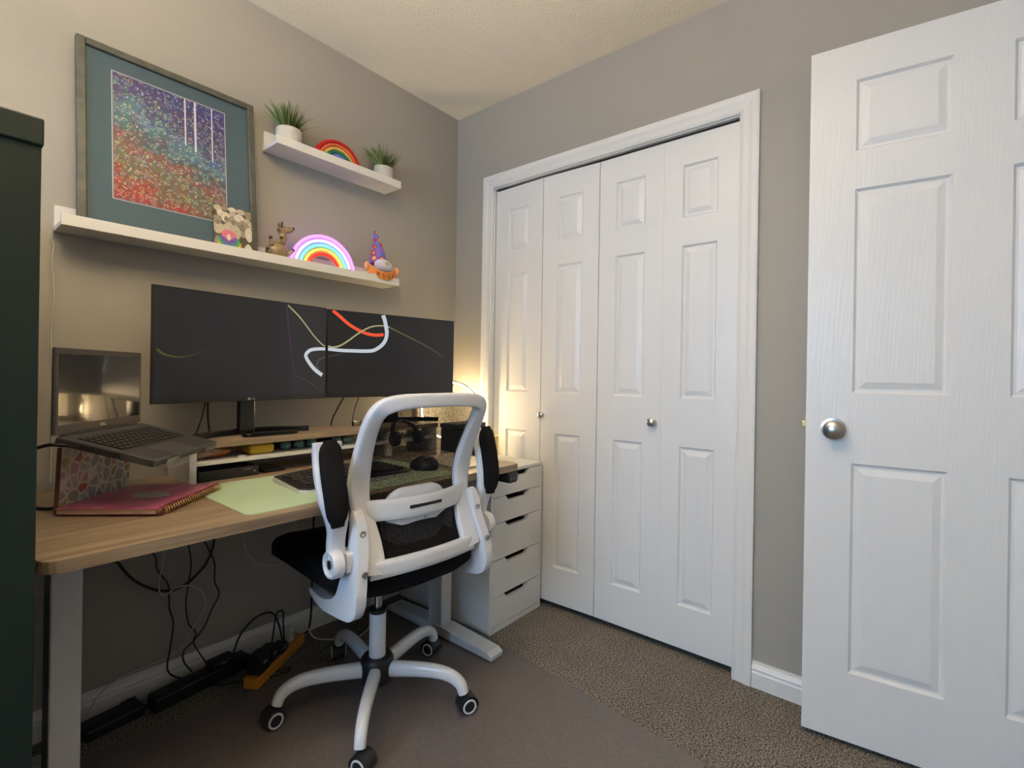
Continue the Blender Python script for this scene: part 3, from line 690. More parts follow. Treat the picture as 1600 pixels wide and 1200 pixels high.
for q in prof:
    ww = q.x - .004; row = []
    for k in range(13):
        s = -1 + 2 * k / 12; row.append(bm.verts.new(V3(ww * s, q.y + .008 - .012 * (1 - s * s), q.z)))
    grid.append(row)
for i in range(len(grid) - 1):
    for k in range(12): bm.faces.new((grid[i][k], grid[i][k + 1], grid[i + 1][k + 1], grid[i + 1][k]))
O('mesh_panel', bm, mesh_mat())
# seat
bm = new()
def seat_ring(z, ins, yshift=0.0):
    pr = []
    for k in range(40):
        a = 2 * math.pi * k / 40; c, s = math.cos(a), math.sin(a); e = 2 / 4.6
        x = (.248 - ins) * math.copysign(abs(c) ** e, c); y = .054 + (.308 - ins) * math.copysign(abs(s) ** e, s)
        dz = -.026 * max(0, (y - .12) / .2) ** 2 + .012 * (x / .25) ** 2
        pr.append(V3(x, y + yshift, z + dz))
    return pr
rings(bm, [seat_ring(.448, .05), seat_ring(.452, .018), seat_ring(.468, .0), seat_ring(.500, .0), seat_ring(.518, .010), seat_ring(.528, .035), seat_ring(.530, .09), seat_ring(.526, .18)])
O('seat', bm, FAB)
O('seat_plate', box(new(), -.15, .15, -.10, .20, .430 + CZ, .449 + CZ, .004), BLK)
O('tilt_mechanism', box(new(), -.07, .07, -.08, .13, .395 + CZ, .432 + CZ, .008), BLK)
# brackets and armrests
BP = [(-.212, .700), (-.238, .690), (-.258, .63), (-.280, .56), (-.290, .50), (-.284, .455), (-.262, .432), (-.225, .421), (-.15, .412), (-.02, .400), (.045, .400), (.052, .408), (.04, .416), (-.06, .430), (-.13, .446), (-.165, .462), (-.188, .49), (-.205, .54), (-.214, .60), (-.204, .66)]
BP = [(v.x, v.y) for v in catmull([(a_, b_, 0) for a_, b_ in BP], 3, closed=True)]
for s in (-1, 1):
    bm = new(); prism(bm, BP, lambda y, z, h, s=s: V3(s * (h + .022 * min(1, max(0, (.62 - z) / .1)) - .03 * min(1, max(0, (y + .10) / .15))), y, z), .186, .214, .004)
    br = O('side_bracket', bm, PLAST)
    for (y, z) in ((-.252, .645), (-.287, .552)):
        O('bolt', lathe(new(), [(.0085, 0), (.0085, .004), (.006, .004), (.006, .001)], V3(s * (.200 if z > .6 else .212), y, z), 14, Matrix.Rotation(math.radians(90), 3, 'X')), STEEL, br)
    ar = O('armrest_arm', sweep(new(), catmull([V3(s * .252, -.212, .560), V3(s * .252, -.208, .62), V3(s * .256, -.222, .68), V3(s * .266, -.222, .74), V3(s * .272, -.206, .80), V3(s * .272, -.194, .85), V3(s * .272, -.194, .885)], 5),
               lambda t: .046 + .030 * min(1, max(0, (t - .25) / .25)), lambda t: .034 - .006 * t, (0, 1, 0), 14, 3.5), PLAST)
    O('pivot_cap', lathe(new(), [(.037, 0), (.037, .022), (.033, .028), (.029, .028), (.026, .022), (.002, .022)], V3(s * .250, -.222, .576), 26, Matrix.Rotation(s * math.radians(90), 3, 'Y')), PLAST, ar)
    O('pivot_bolt', lathe(new(), [(.012, 0), (.012, .004), (.001, .005)], V3(s * .272, -.222, .576), 12, Matrix.Rotation(s * math.radians(90), 3, 'Y')), STEEL, ar)
    O('pivot_block', box(new(), min(s * .20, s * .24), max(s * .20, s * .24), -.245, -.185, .548 + CZ, .60 + CZ, .006), PLAST, ar)
    pp = catmull([V3(s * .264, -.243, .676), V3(s * .268, -.244, .735), V3(s * .272, -.230, .80), V3(s * .272, -.216, .85), V3(s * .272, -.209, .893)], 6)
    def pw(t): return .062 * max(.30, (1 - abs(2 * t - 1) ** 5)) ** .5
    O('arm_pad', sweep(new(), pp, pw, lambda t: .028 * max(.35, (1 - abs(2 * t - 1) ** 6)) ** .5, (0, 1, 0), 16, 3.0), FAB, ar)
# gas lift, hub, five legs, casters
O('gas_rod', tube(new(), [V3(0, 0, .28), V3(0, 0, .40)], .0125, 18), CHROME)
O('lift_column', lathe(new(), [(.025, .145 + CZ), (.0265, .15 + CZ), (.0265, .292 + CZ), (.025, .294 + CZ)], (0, 0, 0), 28), PLAST)
O('column_collar', lathe(new(), [(.027, .290 + CZ), (.027, .302 + CZ), (.014, .305 + CZ)], (0, 0, 0), 28), BLK)
O('base_hub', lathe(new(), [(.046, .068 + CZ), (.053, .075 + CZ), (.053, .138 + CZ), (.046, .148 + CZ), (.02, .15 + CZ)], (0, 0, 0), 30), BLK)
LEGG = mat('white_gloss_steel', (216, 219, 222), 0.2)
CW = mat('caster_black', (28, 28, 29), 0.5); CR = mat('caster_white', (214, 214, 214), 0.4)
for k in range(5):
    an = math.radians(-62 + 5 + 72 * k); rd = Vector((math.cos(an), math.sin(an), 0)); td = Vector((-rd.y, rd.x, 0))
    pr = catmull([rd * r + Vector((0, 0, z + CZ)) for r, z in ((.045, .110), (.10, .116), (.16, .121), (.215, .121), (.255, .112), (.283, .092), (.294, .066))], 5)
    O('leg', sweep(new(), pr, lambda t: .038 - .006 * t, lambda t: .048 - .016 * t, (lambda i: (0, 0, 1) if i < 24 else tuple(rd)), 14, 2.6), LEGG)
    can = an + math.radians((40, 95, -20, 25, 60)[k]); cd = Vector((math.cos(can), math.sin(can), 0)); ca = Vector((-cd.y, cd.x, 0))
    st_ = rd * .294; cc = st_ + cd * .012 + Vector((0, 0, .0307 + CZ))
    q = ca.to_track_quat('Z', 'Y').to_matrix()
    cs = O('caster', tube(new(), [st_ + Vector((0, 0, .030 + CZ)), st_ + Vector((0, 0, .075 + CZ))], .008, 10), BLK)
    hood = [cc + cd * (.029 * math.cos(t)) + Vector((0, 0, .029 * math.sin(t))) for t in [math.radians(-10 + 20 * j) for j in range(11)]]
    O('hood', sweep(new(), hood, .046, .004, lambda i, hood=hood, cc=cc: tuple(hood[i] - cc), 8, 6), CW, cs)
    for s in (-1, 1):
        O('wheel', lathe(new(), [(.020, -.009), (.0265, -.006), (.0265, .006), (.020, .009)], cc + ca * (s * .014), 22, q), CW, cs)
        O('wheel_ring', tube(new(), [cc + ca * (s * .0225) + cd * (.0195 * math.cos(t)) + Vector((0, 0, .0195 * math.sin(t))) for t in [2 * math.pi * j / 24 for j in range(24)]], .0030, 6, closed=True), CR, cs)

# ================================================================ wall ledges and what stands on them
def ledge(label, x0, x1, zlip):
    t = thing('picture_ledge', label, 'shelf', ((x0 + x1) / 2, -.06, zlip - .030), 0, 'white picture ledges')
    zb = zlip - .032
    obj('base_board', B(x0, x1, -.105, -.012, zb, zb + .014, .001), LEDGE, t)
    obj('back_board', B(x0, x1, -.012, -.0005, zb, zb + .075, .001), LEDGE, t)
    obj('front_lip', B(x0, x1, -.120, -.105, zb, zlip, .001), LEDGE, t)
    return zb + .014
z1 = ledge('long lower white ledge holding the framed painting', -1.610, -0.470, 1.492)
z2 = ledge('short upper white ledge holding two grass plants', -1.028, -0.468, 1.933)

# framed painting leaning on the wall
def painting_mat():
    m = bpy.data.materials.new('forest_print'); m.use_nodes = True; nt = m.node_tree; b = nt.nodes['Principled BSDF']; b.inputs['Roughness'].default_value = 0.5
    N = nt.nodes.new; L = nt.links.new
    tc = N('ShaderNodeTexCoord'); sx = N('ShaderNodeSeparateXYZ'); L(tc.outputs['Generated'], sx.inputs[0])
    no = N('ShaderNodeTexNoise'); no.inputs['Scale'].default_value = 14; no.inputs['Detail'].default_value = 5; L(tc.outputs['Object'], no.inputs['Vector'])
    def math_(op, a=None, b_=None, c_=None):
        n = N('ShaderNodeMath'); n.operation = op
        for i, v in enumerate((a, b_, c_)):
            if v is None: continue
            if isinstance(v, (int, float)): n.inputs[i].default_value = v
            else: L(v, n.inputs[i])
        return n.outputs[0]
    u_, v_ = sx.outputs['X'], sx.outputs['Z']
    # height in the picture, tilted to the right, wobbling
    h = math_('ADD', math_('MULTIPLY_ADD', u_, 0.32, v_), math_('MULTIPLY_ADD', no.outputs['Fac'], 0.55, -0.42))
    r = N('ShaderNodeValToRGB'); E_ = r.color_ramp.elements
    cols = [(0, (138, 44, 40)), (.14, (104, 78, 62)), (.26, (92, 92, 76)), (.38, (112, 70, 66)), (.50, (62, 84, 90)), (.62, (76, 108, 124)), (.72, (62, 70, 104)), (.88, (58, 52, 96)), (1, (46, 48, 104))]
    while len(E_) < len(cols): E_.new(.5)
    for i, (p, c) in enumerate(cols): E_[i].position = p; E_[i].color = lin(c)
    L(h, r.inputs['Fac'])
    # swirls: rings round scattered centres in mixed hues
    v1 = N('ShaderNodeTexVoronoi'); v1.inputs['Scale'].default_value = 74
    dn = N('ShaderNodeTexNoise'); dn.inputs['Scale'].default_value = 60
    ad = N('ShaderNodeMixRGB'); ad.blend_type = 'ADD'; ad.inputs[0].default_value = .018
    L(tc.outputs['Object'], dn.inputs['Vector']); L(tc.outputs['Object'], ad.inputs[1]); L(dn.outputs['Color'], ad.inputs[2]); L(ad.outputs['Color'], v1.inputs['Vector'])
    ring = math_('LESS_THAN', math_('ABSOLUTE', math_('SUBTRACT', v1.outputs['Distance'], 0.34)), 0.075)
    pale = N('ShaderNodeMixRGB'); pale.blend_type = 'MIX'; pale.inputs[0].default_value = .55; pale.inputs[2].default_value = lin((196, 200, 190)); L(v1.outputs['Color'], pale.inputs[1])
    sw = N('ShaderNodeMixRGB'); sw.blend_type = 'MIX'; L(math_('MULTIPLY', ring, .30), sw.inputs[0]); L(r.outputs['Color'], sw.inputs[1]); L(pale.outputs['Color'], sw.inputs[2])
    # dabs of strong colour
    v3 = N('ShaderNodeTexVoronoi'); v3.inputs['Scale'].default_value = 115; L(tc.outputs['Object'], v3.inputs['Vector'])
    dab = N('ShaderNodeMixRGB'); dab.blend_type = 'OVERLAY'; dab.inputs[0].default_value = .3; L(sw.outputs['Color'], dab.inputs[1]); L(v3.outputs['Color'], dab.inputs[2])
    # white dots
    v2 = N('ShaderNodeTexVoronoi'); v2.inputs['Scale'].default_value = 80; L(tc.outputs['Object'], v2.inputs['Vector'])
    dots = N('ShaderNodeMixRGB'); dots.inputs[2].default_value = lin((226, 226, 232)); L(math_('MULTIPLY', math_('LESS_THAN', v2.outputs['Distance'], .15), .7), dots.inputs[0]); L(dab.outputs['Color'], dots.inputs[1])
    cur = dots.outputs['Color']
    for u0, wid, vmin in ((.615, .007, .60), (.71, .010, .56), (.875, .006, .52)):
        msk = math_('MULTIPLY', math_('LESS_THAN', math_('ABSOLUTE', math_('SUBTRACT', u_, u0)), wid), math_('GREATER_THAN', v_, vmin))
        mx = N('ShaderNodeMixRGB'); mx.inputs[2].default_value = lin((200, 198, 214)); L(msk, mx.inputs[0]); L(cur, mx.inputs[1]); cur = mx.outputs['Color']
    L(cur, b.inputs['Base Color']); return m
fr = thing('framed_painting', 'framed dotted forest painting with wide blue grey mat leaning on the ledge', 'framed picture', (-1.313, -.06, z1))
FW, FH = .497, .572; lean = math.atan2(.060, FH)
FM = Matrix.Translation((-1.572, -.080, z1)) @ Matrix.Rotation(-lean, 4, 'X')      # x right, y into the wall, z up
WF = mat('weathered_frame', (72, 74, 66), 0.5, var=0.3, vscale=30)
MAT_ = mat('mat_board', (66, 86, 95), 0.8)
def fb(name, x0, x1, y0, y1, za, zb, m, par=fr, bev=0):
    bm = new(); box(bm, x0, x1, y0, y1, za, zb, bev, mx=FM); return obj(name, bm, m, par)
FWD = .022
for (x0, x1, za, zb) in ((0, FWD, 0, FH), (FW - FWD, FW, 0, FH), (FWD, FW - FWD, 0, FWD), (FWD, FW - FWD, FH - FWD, FH)): fb('frame_bar', x0, x1, -.010, .010, za, zb, WF, fr, .003)
fb('backing', FWD, FW - FWD, .004, .008, FWD, FH - FWD, mat('backing_card', (120, 108, 90), 0.8))
mt_ = fb('mat_board', FWD, FW - FWD, -.001, .004, FWD, FH - FWD, MAT_)
pu0, pu1, pv0, pv1 = .086, .396, .106, .500
fb('white_inner_mat', pu0 - .004, pu1 + .004, -.0016, -.001, pv0 - .004, pv1 + .004, mat('mat_white', (206, 206, 204), 0.7), mt_)
fb('grey_inner_line', pu0 - .0022, pu1 + .0022, -.0019, -.0016, pv0 - .0022, pv1 + .0022, mat('mat_line', (96, 100, 104), 0.7), mt_)
pr_ = obj('print', B(0, pu1 - pu0, 0, .0004, 0, pv1 - pv0), painting_mat(), fr)
pr_.matrix_parent_inverse = pmat(fr).inverted() @ FM @ Matrix.Translation((pu0, -.0024, pv0))

# sheep photo card
sc_ = thing('sheep_photo', 'small photo card of grey sheep with one rainbow dyed sheep', 'photo card', (-1.155, -.085, z1))
SMX = Matrix.Translation((-1.222, -.0975, z1)) @ Matrix.Rotation(-math.radians(6.5), 4, 'X')
def sheet(name, pts, y, m, par):
    bm = new(); bm.faces.new([bm.verts.new(SMX @ Vector((x, y, z))) for x, z in pts]); return obj(name, bm, m, par)
bm = new(); box(bm, 0, .124, 0, .0015, 0, .163, mx=SMX); cd_ = obj('card', bm, mat('photo_ground', (74, 68, 50), 0.4, var=0.5, vscale=90), sc_)
def ell(cx, cz, rx, rz_, n=18, wob=.06): return [(min(.1235, max(.0005, cx + rx * (1 + wob * math.sin(5 * t)) * math.cos(t))), min(.1625, max(.0005, cz + rz_ * (1 + wob * math.cos(4 * t)) * math.sin(t)))) for t in [2 * math.pi * k / n for k in range(n)]]
WOOL = mat('photo_wool', (176, 166, 146), 0.5, var=0.3, vscale=160); FACE = mat('photo_face', (120, 108, 94), 0.5); LITE = mat('photo_light', (206, 198, 184), 0.5)
lay = [0]; WOOLS = [WOOL, mat('photo_wool_grey', (138, 128, 110), 0.5, var=0.3, vscale=160), mat('photo_wool_pale', (200, 192, 174), 0.5, var=0.2, vscale=160)]
def pic(pts, m):
    lay[0] += 1; sheet('printed_shape', pts, -.0001 - .00003 * lay[0], m, cd_)
for cx, cz, rx, rz_ in ((.014, .150, .014, .011), (.036, .154, .013, .008), (.060, .153, .014, .009), (.088, .152, .016, .010), (.114, .146, .012, .014), (.022, .134, .012, .012), (.012, .082, .018, .022), (.010, .108, .014, .016), (.038, .122, .016, .018), (.062, .134, .013, .014), (.060, .112, .017, .018), (.082, .128, .018, .014), (.108, .110, .018, .022), (.094, .092, .024, .030), (.114, .076, .014, .026), (.054, .074, .034, .032), (.010, .02, .012, .03)): pic(ell(cx, cz, rx, rz_), WOOLS[lay[0] % 3])
for cx, cz, rx, rz_ in ((.040, .116, .007, .010), (.062, .108, .007, .010), (.090, .096, .010, .013), (.014, .100, .006, .008)): pic(ell(cx, cz, rx, rz_, 14, 0), FACE)
for c_, (cx, cz, rx, rz_) in (((214, 92, 44), (.048, .020, .040, .024)), ((206, 168, 60), (.048, .030, .038, .022)), ((74, 150, 72), (.047, .038, .036, .022)), ((54, 120, 140), (.046, .044, .030, .021)), ((104, 74, 150), (.046, .050, .024, .021)), ((206, 108, 130), (.046, .062, .024, .016)), ((206, 198, 180), (.046, .052, .007, .011))):
    pic(ell(cx, cz, rx, rz_, 20, .03), mat('photo_%d_%d' % (c_[0], c_[2]), c_, 0.5))
pic(ell(.110, .018, .014, .022), LITE)

# animal figurine
fg = thing('animal_figurine', 'small brown plump animal figurine with raised snout on the lower ledge', 'figurine', (-.995, -.07, z1))
TAUPE = mat('taupe_resin', (142, 120, 88), 0.35, var=0.25, vscale=50); DBR = mat('dark_brown_resin', (52, 40, 34), 0.35); SIL = mat('silver_resin', (190, 184, 176), 0.2, 0.8)
fx_, fy_ = -1.000, -.072
bm = new(); ball(bm, (fx_, fy_, z1 + .040), .042, .032, .038, 20); obj('body', bm, TAUPE, fg, True)
obj('neck', sweep(new(), catmull([(fx_ + .012, fy_, z1 + .055), (fx_ + .020, fy_, z1 + .088), (fx_ + .020, fy_, z1 + .118)], 5), lambda t: .042 - .018 * t, lambda t: .042 - .018 * t, (0, 1, 0), 14, 2.0), TAUPE, fg, True)
hd = obj('head', sweep(new(), catmull([(fx_ + .008, fy_, z1 + .118), (fx_ + .022, fy_, z1 + .126), (fx_ + .038, fy_, z1 + .128), (fx_ + .056, fy_, z1 + .135)], 5), lambda t: .030 - .014 * t, lambda t: .030 - .012 * t, (0, 1, 0), 14, 2.0), TAUPE, fg, True)
obj('snout', sweep(new(), [(fx_ + .030, fy_, z1 + .137), (fx_ + .045, fy_, z1 + .143), (fx_ + .062, fy_, z1 + .147)], .016, .006, (0, 1, 0), 10, 2.0), SIL, hd, True)
obj('nose', ball(new(), (fx_ + .060, fy_, z1 + .140), .006, seg=10), DBR, hd, True)
for s in (-1, 1): obj('ear', sweep(new(), [(fx_ + .012, fy_ + s * .010, z1 + .132), (fx_ + .010, fy_ + s * .013, z1 + .147), (fx_ + .012, fy_ + s * .014, z1 + .154)], lambda t: .010 - .006 * t, .005, (0, 1, 0), 8, 2.0), DBR, hd, True)
for (dx_, dz_, tx, tz) in ((-.030, .060, -.036, .082), (.010, .074, .004, .090), (.035, .035, .048, .052), (-.036, .030, -.046, .040)):
    lg_ = obj('limb', tube(new(), [(fx_ + dx_, fy_ - .020, z1 + dz_), (fx_ + tx, fy_ - .026, z1 + tz)], lambda t: .008 - .002 * t, 8), TAUPE, fg, True)
    obj('hoof', ball(new(), (fx_ + tx, fy_ - .026, z1 + tz), .007, seg=10), DBR, lg_, True)
obj('tail', tube(new(), catmull([(fx_ - .036, fy_, z1 + .020), (fx_ - .056, fy_ - .008, z1 + .008), (fx_ - .078, fy_ - .010, z1 + .007)], 5), lambda t: .009 - .004 * t, 8), mat('grey_resin', (120, 118, 108), 0.4), fg, True)
obj('foot', ball(new(), (fx_ + .022, fy_ - .020, z1 + .007), .015, .012, .007, 10), TAUPE, fg, True)
obj('foot', ball(new(), (fx_ - .012, fy_ - .022, z1 + .007), .015, .012, .007, 10), TAUPE, fg, True)

# neon rainbow
nr = thing('neon_rainbow', 'glowing neon rainbow light on the lower ledge', 'neon light', (-.802, -.055, z1))
ncx, ncy = -.802, -.058
obj('backing_plate', prism(new(), [(ncx + .146 * math.cos(t), z1 + .004 + .142 * math.sin(t)) for t in [math.pi * k / 40 for k in range(41)]] + [(ncx + .060 * math.cos(t), z1 + .004 + .058 * math.sin(t)) for t in [math.pi * (1 - k / 40) for k in range(41)]], lambda x, z, h: Vector((x, h, z)), ncy + .006, ncy + .009), mat('neon_back', (220, 220, 224), 0.3, alpha=0.5), nr)
for rad, c_, s_ in ((.138, (222, 98, 255), 4.2), (.119, (150, 150, 255), 2.8), (.101, (110, 224, 196), 1.25), (.084, (255, 196, 80), 1.2), (.067, (255, 50, 30), 1.0)):
    pts = [(ncx + rad * math.cos(t), ncy, z1 + .006 + rad * math.sin(t)) for t in [math.pi * k / 40 for k in range(41)]]
    obj('neon_tube', tube(new(), pts, .0054, 10), mat('neon_%d' % int(rad * 1000), c_, 0.4, emit=c_, estr=s_), nr, True)
obj('foot_bar', B(ncx - .15, ncx + .15, ncy - .012, ncy + .014, z1, z1 + .005, .001), PLAST, nr)

# gnome holding a banner
gn = thing('gnome_ornament', 'gnome ornament in a rainbow patterned hat holding a HUGS banner', 'ornament', (-.548, -.070, z1))
gx, gy = -.548, -.068
def hat_mat():
    m = mat('rainbow_hat', (84, 96, 176), 0.85); nt = m.node_tree; b = nt.nodes['Principled BSDF']; N = nt.nodes.new; L = nt.links.new
    tc = N('ShaderNodeTexCoord'); vo = N('ShaderNodeTexVoronoi'); vo.inputs['Scale'].default_value = 34; vo.inputs['Randomness'].default_value = .45; L(tc.outputs['Object'], vo.inputs['Vector'])
    r = N('ShaderNodeValToRGB'); r.color_ramp.interpolation = 'CONSTANT'; E_ = r.color_ramp.elements
    cols = [(0, (96, 150, 210)), (.2, (226, 190, 110)), (.30, (224, 120, 60)), (.40, (170, 48, 70)), (.52, (92, 110, 196)), (.7, (140, 100, 190))]
    while len(E_) < len(cols): E_.new(.5)
    for i, (p, c) in enumerate(cols): E_[i].position = p; E_[i].color = lin(c)
    L(vo.outputs['Distance'], r.inputs['Fac']); L(r.outputs['Color'], b.inputs['Base Color']); return m
obj('body', lathe(new(), [(.030, 0), (.040, .006), (.042, .030), (.036, .060), (.02, .07)], (gx, gy, z1), 24), mat('gnome_cloth', (170, 160, 190), 0.9), gn, True)
obj('beard', ball(new(), (gx + .002, gy - .034, z1 + .066), .044, .026, .029, 18), mat('white_fluff', (220, 216, 226), 0.95, bump=0.6, bscale=300), gn, True)
obj('nose', ball(new(), (gx + .004, gy - .060, z1 + .074), .009, seg=12), mat('gnome_nose', (196, 176, 150), 0.6), gn, True)
hpts = catmull([(gx, gy, z1 + .078), (gx - .001, gy, z1 + .10), (gx - .004, gy, z1 + .14), (gx - .010, gy, z1 + .18), (gx - .020, gy, z1 + .222)], 6)
obj('hat', tube(new(), hpts, lambda t: (.041 * (1 - t) ** .85 + .004), 24), hat_mat(), gn, True)
ORG = mat('orange_banner', (226, 140, 60), 0.7)
bpts = [Vector((gx - .075 + .150 * k / 20, gy - .058 + .03 * (abs(k - 10) / 10) ** 2, z1 + .018 + .034 * (abs(k - 10) / 10) ** 2.4)) for k in range(21)]
bn = obj('banner', sweep(new(), bpts, .006, .034, (0, 0, 1), 8, 5), ORG, gn, True)
PALM = mat('gnome_mitten', (236, 170, 120), 0.8)
for s in (-1, 1): obj('mitten', ball(new(), (gx + s * .076, gy - .030, z1 + .054), .015, .010, .018, 14), PALM, gn, True)
for ch, dx_, col_ in (('H', -.040, (60, 50, 80)), ('U', -.015, (160, 30, 26)), ('G', .010, (80, 100, 30)), ('S', .036, (160, 24, 20))):
    text_mesh(ch, Vector((gx + dx_, gy - .0665 + .03 * (dx_ / .075) ** 2, z1 + .008 + .034 * (abs(dx_) / .075) ** 2.4)), Matrix(((1, 0, 0), (0, 1, 0), (0, 0, 1))), .026, mat('letter_' + ch, col_, 0.6), bn, 'letter', 'CENTER', .0006)

# grass plants
def grass_plant(label, x, y, n, seed, r0):
    rnd = random.Random(seed)
    t = thing('potted_grass', label, 'plant', (x, y, z2), 0, 'grass plants on the upper ledge')
    obj('pot', lathe(new(), [(r0 * .86, 0), (r0 * .95, .006), (r0, .03), (r0, .070), (r0 * .97, .074), (r0 * .86, .074), (r0 * .84, .055), (.001, .055)], (x, y, z2), 30), mat('pale_stone_pot', (198, 194, 184), 0.7, var=0.08, vscale=60), t, True)
    obj('moss', lathe(new(), [(r0 * .84, .056), (r0 * .6, .064), (.001, .068)], (x, y, z2), 20), mat('moss', (70, 84, 44), 1.0), t, True)
    G = [mat('grass_a', (96, 116, 60), 0.6), mat('grass_b', (62, 84, 44), 0.6), mat('grass_c', (126, 138, 84), 0.6)]
    for k in range(n):
        a = rnd.uniform(0, 2 * math.pi); q = rnd.random() ** .6; rr0 = r0 * .7 * q
        ln = rnd.uniform(.078, .122); tilt = .12 + q * rnd.uniform(.35, 1.0)
        base = Vector((x + rr0 * math.cos(a), y + rr0 * math.sin(a), z2 + .056)); d = Vector((math.cos(a), math.sin(a), 0))
        if base.y + d.y * ln * .8 > -.008: d.y *= .35
        pts = [base + d * (ln * tilt * s ** 1.6 * .8) + Vector((0, 0, ln * s * (1 - .28 * tilt * s))) for s in (0, .3, .6, .85, 1)]
        side = Vector((-math.sin(a + .8), math.cos(a + .8), 0)); wv = (.0024, .0028, .0024, .0015, .0003)
        bm = new(); rs = [[p + side * w_, p + d.cross(side) * .0006 + Vector((0, 0, .0002)), p - side * w_] for p, w_ in zip(pts, wv)]
        rings(bm, rs); obj('blade', bm, G[k % 3], t)
grass_plant('larger grass plant in a pale round pot at the left of the upper ledge', -.958, -.062, 170, 3, .046)
grass_plant('smaller grass plant in a pale round pot at the right of the upper ledge', -.524, -.062, 150, 5, .042)

# felt rainbow
rb = thing('felt_rainbow', 'stuffed felt rainbow between the plants on the upper ledge', 'ornament', (-.753, -.06, z2))
R_ = [.108, .093, .079, .065, .051]
for i, c_ in enumerate(((188, 34, 32), (222, 110, 60), (214, 176, 96), (46, 118, 88), (92, 118, 196))):
    ro = R_[i]; ri = R_[i + 1] if i < 4 else 0
    m = mat('felt_%d' % i, c_, 0.95, bump=0.3, bscale=500)
    if i < 4:
        rm = (ro + ri) / 2
        pts = [(-.753 + rm * math.cos(t), -.062, z2 + .0005 + rm * math.sin(t)) for t in [math.pi * k / 32 for k in range(33)]]
        obj('band', sweep(new(), pts, .034, ro - ri + .001, lambda i_, pts=pts: (pts[i_][0] + .753, 0, pts[i_][2] - z2), 12, 3), m, rb, True)
    else:
        pts = [(-.753 + ro * math.cos(t), z2 + ro * math.sin(t)) for t in [math.pi * k / 24 for k in range(25)]]
        obj('band', prism(new(), pts, lambda x, z, h: Vector((x, h, z)), -.078, -.046, .003), m, rb, True)

# ================================================================ cables and floor electrics
def cable(label, pts, r, m=CORD, group='cables under the desk', name='power_cable'):
    tag(obj(name, tube(new(), catmull(pts, 7), r, 7), m, None, True), label, 'cable', group)
T = .688
cable('thick black cable hanging in a deep loop under the desk', [(-1.475, -.06, T), (-1.466, -.03, .504), (-1.450, -.03, .459), (-1.413, -.03, .4), (-1.359, -.03, .353), (-1.313, -.03, .335), (-1.266, -.03, .344), (-1.217, -.03, .384), (-1.192, -.03, .434), (-1.183, -.03, .489), (-1.178, -.06, T)], .0042)
cable('thin black cable dropping straight left of the white cable loop', [(-1.385, -.07, T), (-1.375, -.036, .503), (-1.358, -.036, .459), (-1.354, -.036, .418), (-1.325, -.036, .366), (-1.320, -.036, .327), (-1.318, -.036, .279), (-1.306, -.036, .224), (-1.314, -.036, .149), (-1.319, -.036, .072), (-1.274, -.06, .03)], .0026)
cable('thin white cable curling beneath the desk towards the baseboard', [(-1.328, -.07, T), (-1.334, -.042, .499), (-1.343, -.042, .428), (-1.350, -.042, .37), (-1.345, -.042, .339), (-1.328, -.042, .33), (-1.308, -.042, .342), (-1.266, -.042, .34), (-1.229, -.042, .311), (-1.212, -.042, .263), (-1.228, -.038, .219), (-1.258, -.034, .174), (-1.287, -.03, .131), (-1.322, -.028, .116), (-1.389, -.026, .110), (-1.446, -.026, .104), (-1.495, -.03, .08), (-1.53, -.05, .03)], .0022, WCORD)
cable('thin black cable with a kink above the power strips', [(-1.270, -.08, T), (-1.265, -.034, .499), (-1.256, -.034, .41), (-1.263, -.034, .343), (-1.270, -.034, .276), (-1.261, -.034, .207), (-1.239, -.034, .167), (-1.245, -.036, .134), (-1.210, -.05, .055)], .0022)
cable('black cable bulging to the right before the power strip', [(-1.222, -.08, T), (-1.217, -.03, .497), (-1.206, -.03, .452), (-1.182, -.03, .388), (-1.181, -.03, .324), (-1.166, -.03, .275), (-1.190, -.03, .226), (-1.211, -.03, .177), (-1.245, -.032, .141), (-1.275, -.036, .119), (-1.275, -.04, .085), (-1.256, -.055, .05)], .0026)
cable('faint white cable arcing behind the chair seat', [(-1.085, -.06, T), (-1.085, -.03, .484), (-1.087, -.03, .436), (-1.069, -.03, .386), (-1.032, -.03, .341), (-.986, -.03, .324), (-.93, -.03, .33), (-.90, -.05, .50), (-.90, -.08, T)], .0018, WCORD)
cable('white cord hanging down the wall from the lower ledge', [(-1.612, -.014, 1.468), (-1.614, -.006, 1.44), (-1.609, -.006, 1.421), (-1.612, -.006, 1.374), (-1.609, -.006, 1.32), (-1.607, -.006, 1.26), (-1.612, -.006, 1.15), (-1.606, -.006, 1.0), (-1.61, -.01, .74)], .0022, WCORD, 'cords above the desk', 'white_cable')
cable('black cord curving down left of the left monitor stand', [(-1.236, -.09, .985), (-1.241, -.08, .934), (-1.249, -.08, .898), (-1.261, -.075, .855), (-1.263, -.06, .844)], .0022, CORD, 'cords above the desk', 'black_cable')
cable('thicker black cord beside the left monitor stand', [(-1.232, -.09, .985), (-1.230, -.085, .934), (-1.227, -.08, .901), (-1.221, -.075, .862), (-1.218, -.06, .845)], .0032, CORD, 'cords above the desk', 'black_cable')
cable('slanting black cord under the right monitor', [(-.690, -.060, .985), (-.701, -.05, .955), (-.723, -.045, .913), (-.747, -.04, .856), (-.752, -.04, .76)], .0032, CORD, 'cords above the desk', 'black_cable')
cable('fine black cord under the right monitor near its stand', [(-.618, -.070, .985), (-.626, -.05, .953), (-.641, -.045, .905), (-.648, -.04, .850), (-.648, -.04, .76)], .0018, CORD, 'cords above the desk', 'black_cable')
lp0 = LB @ Vector((-.004, .03, -.012))
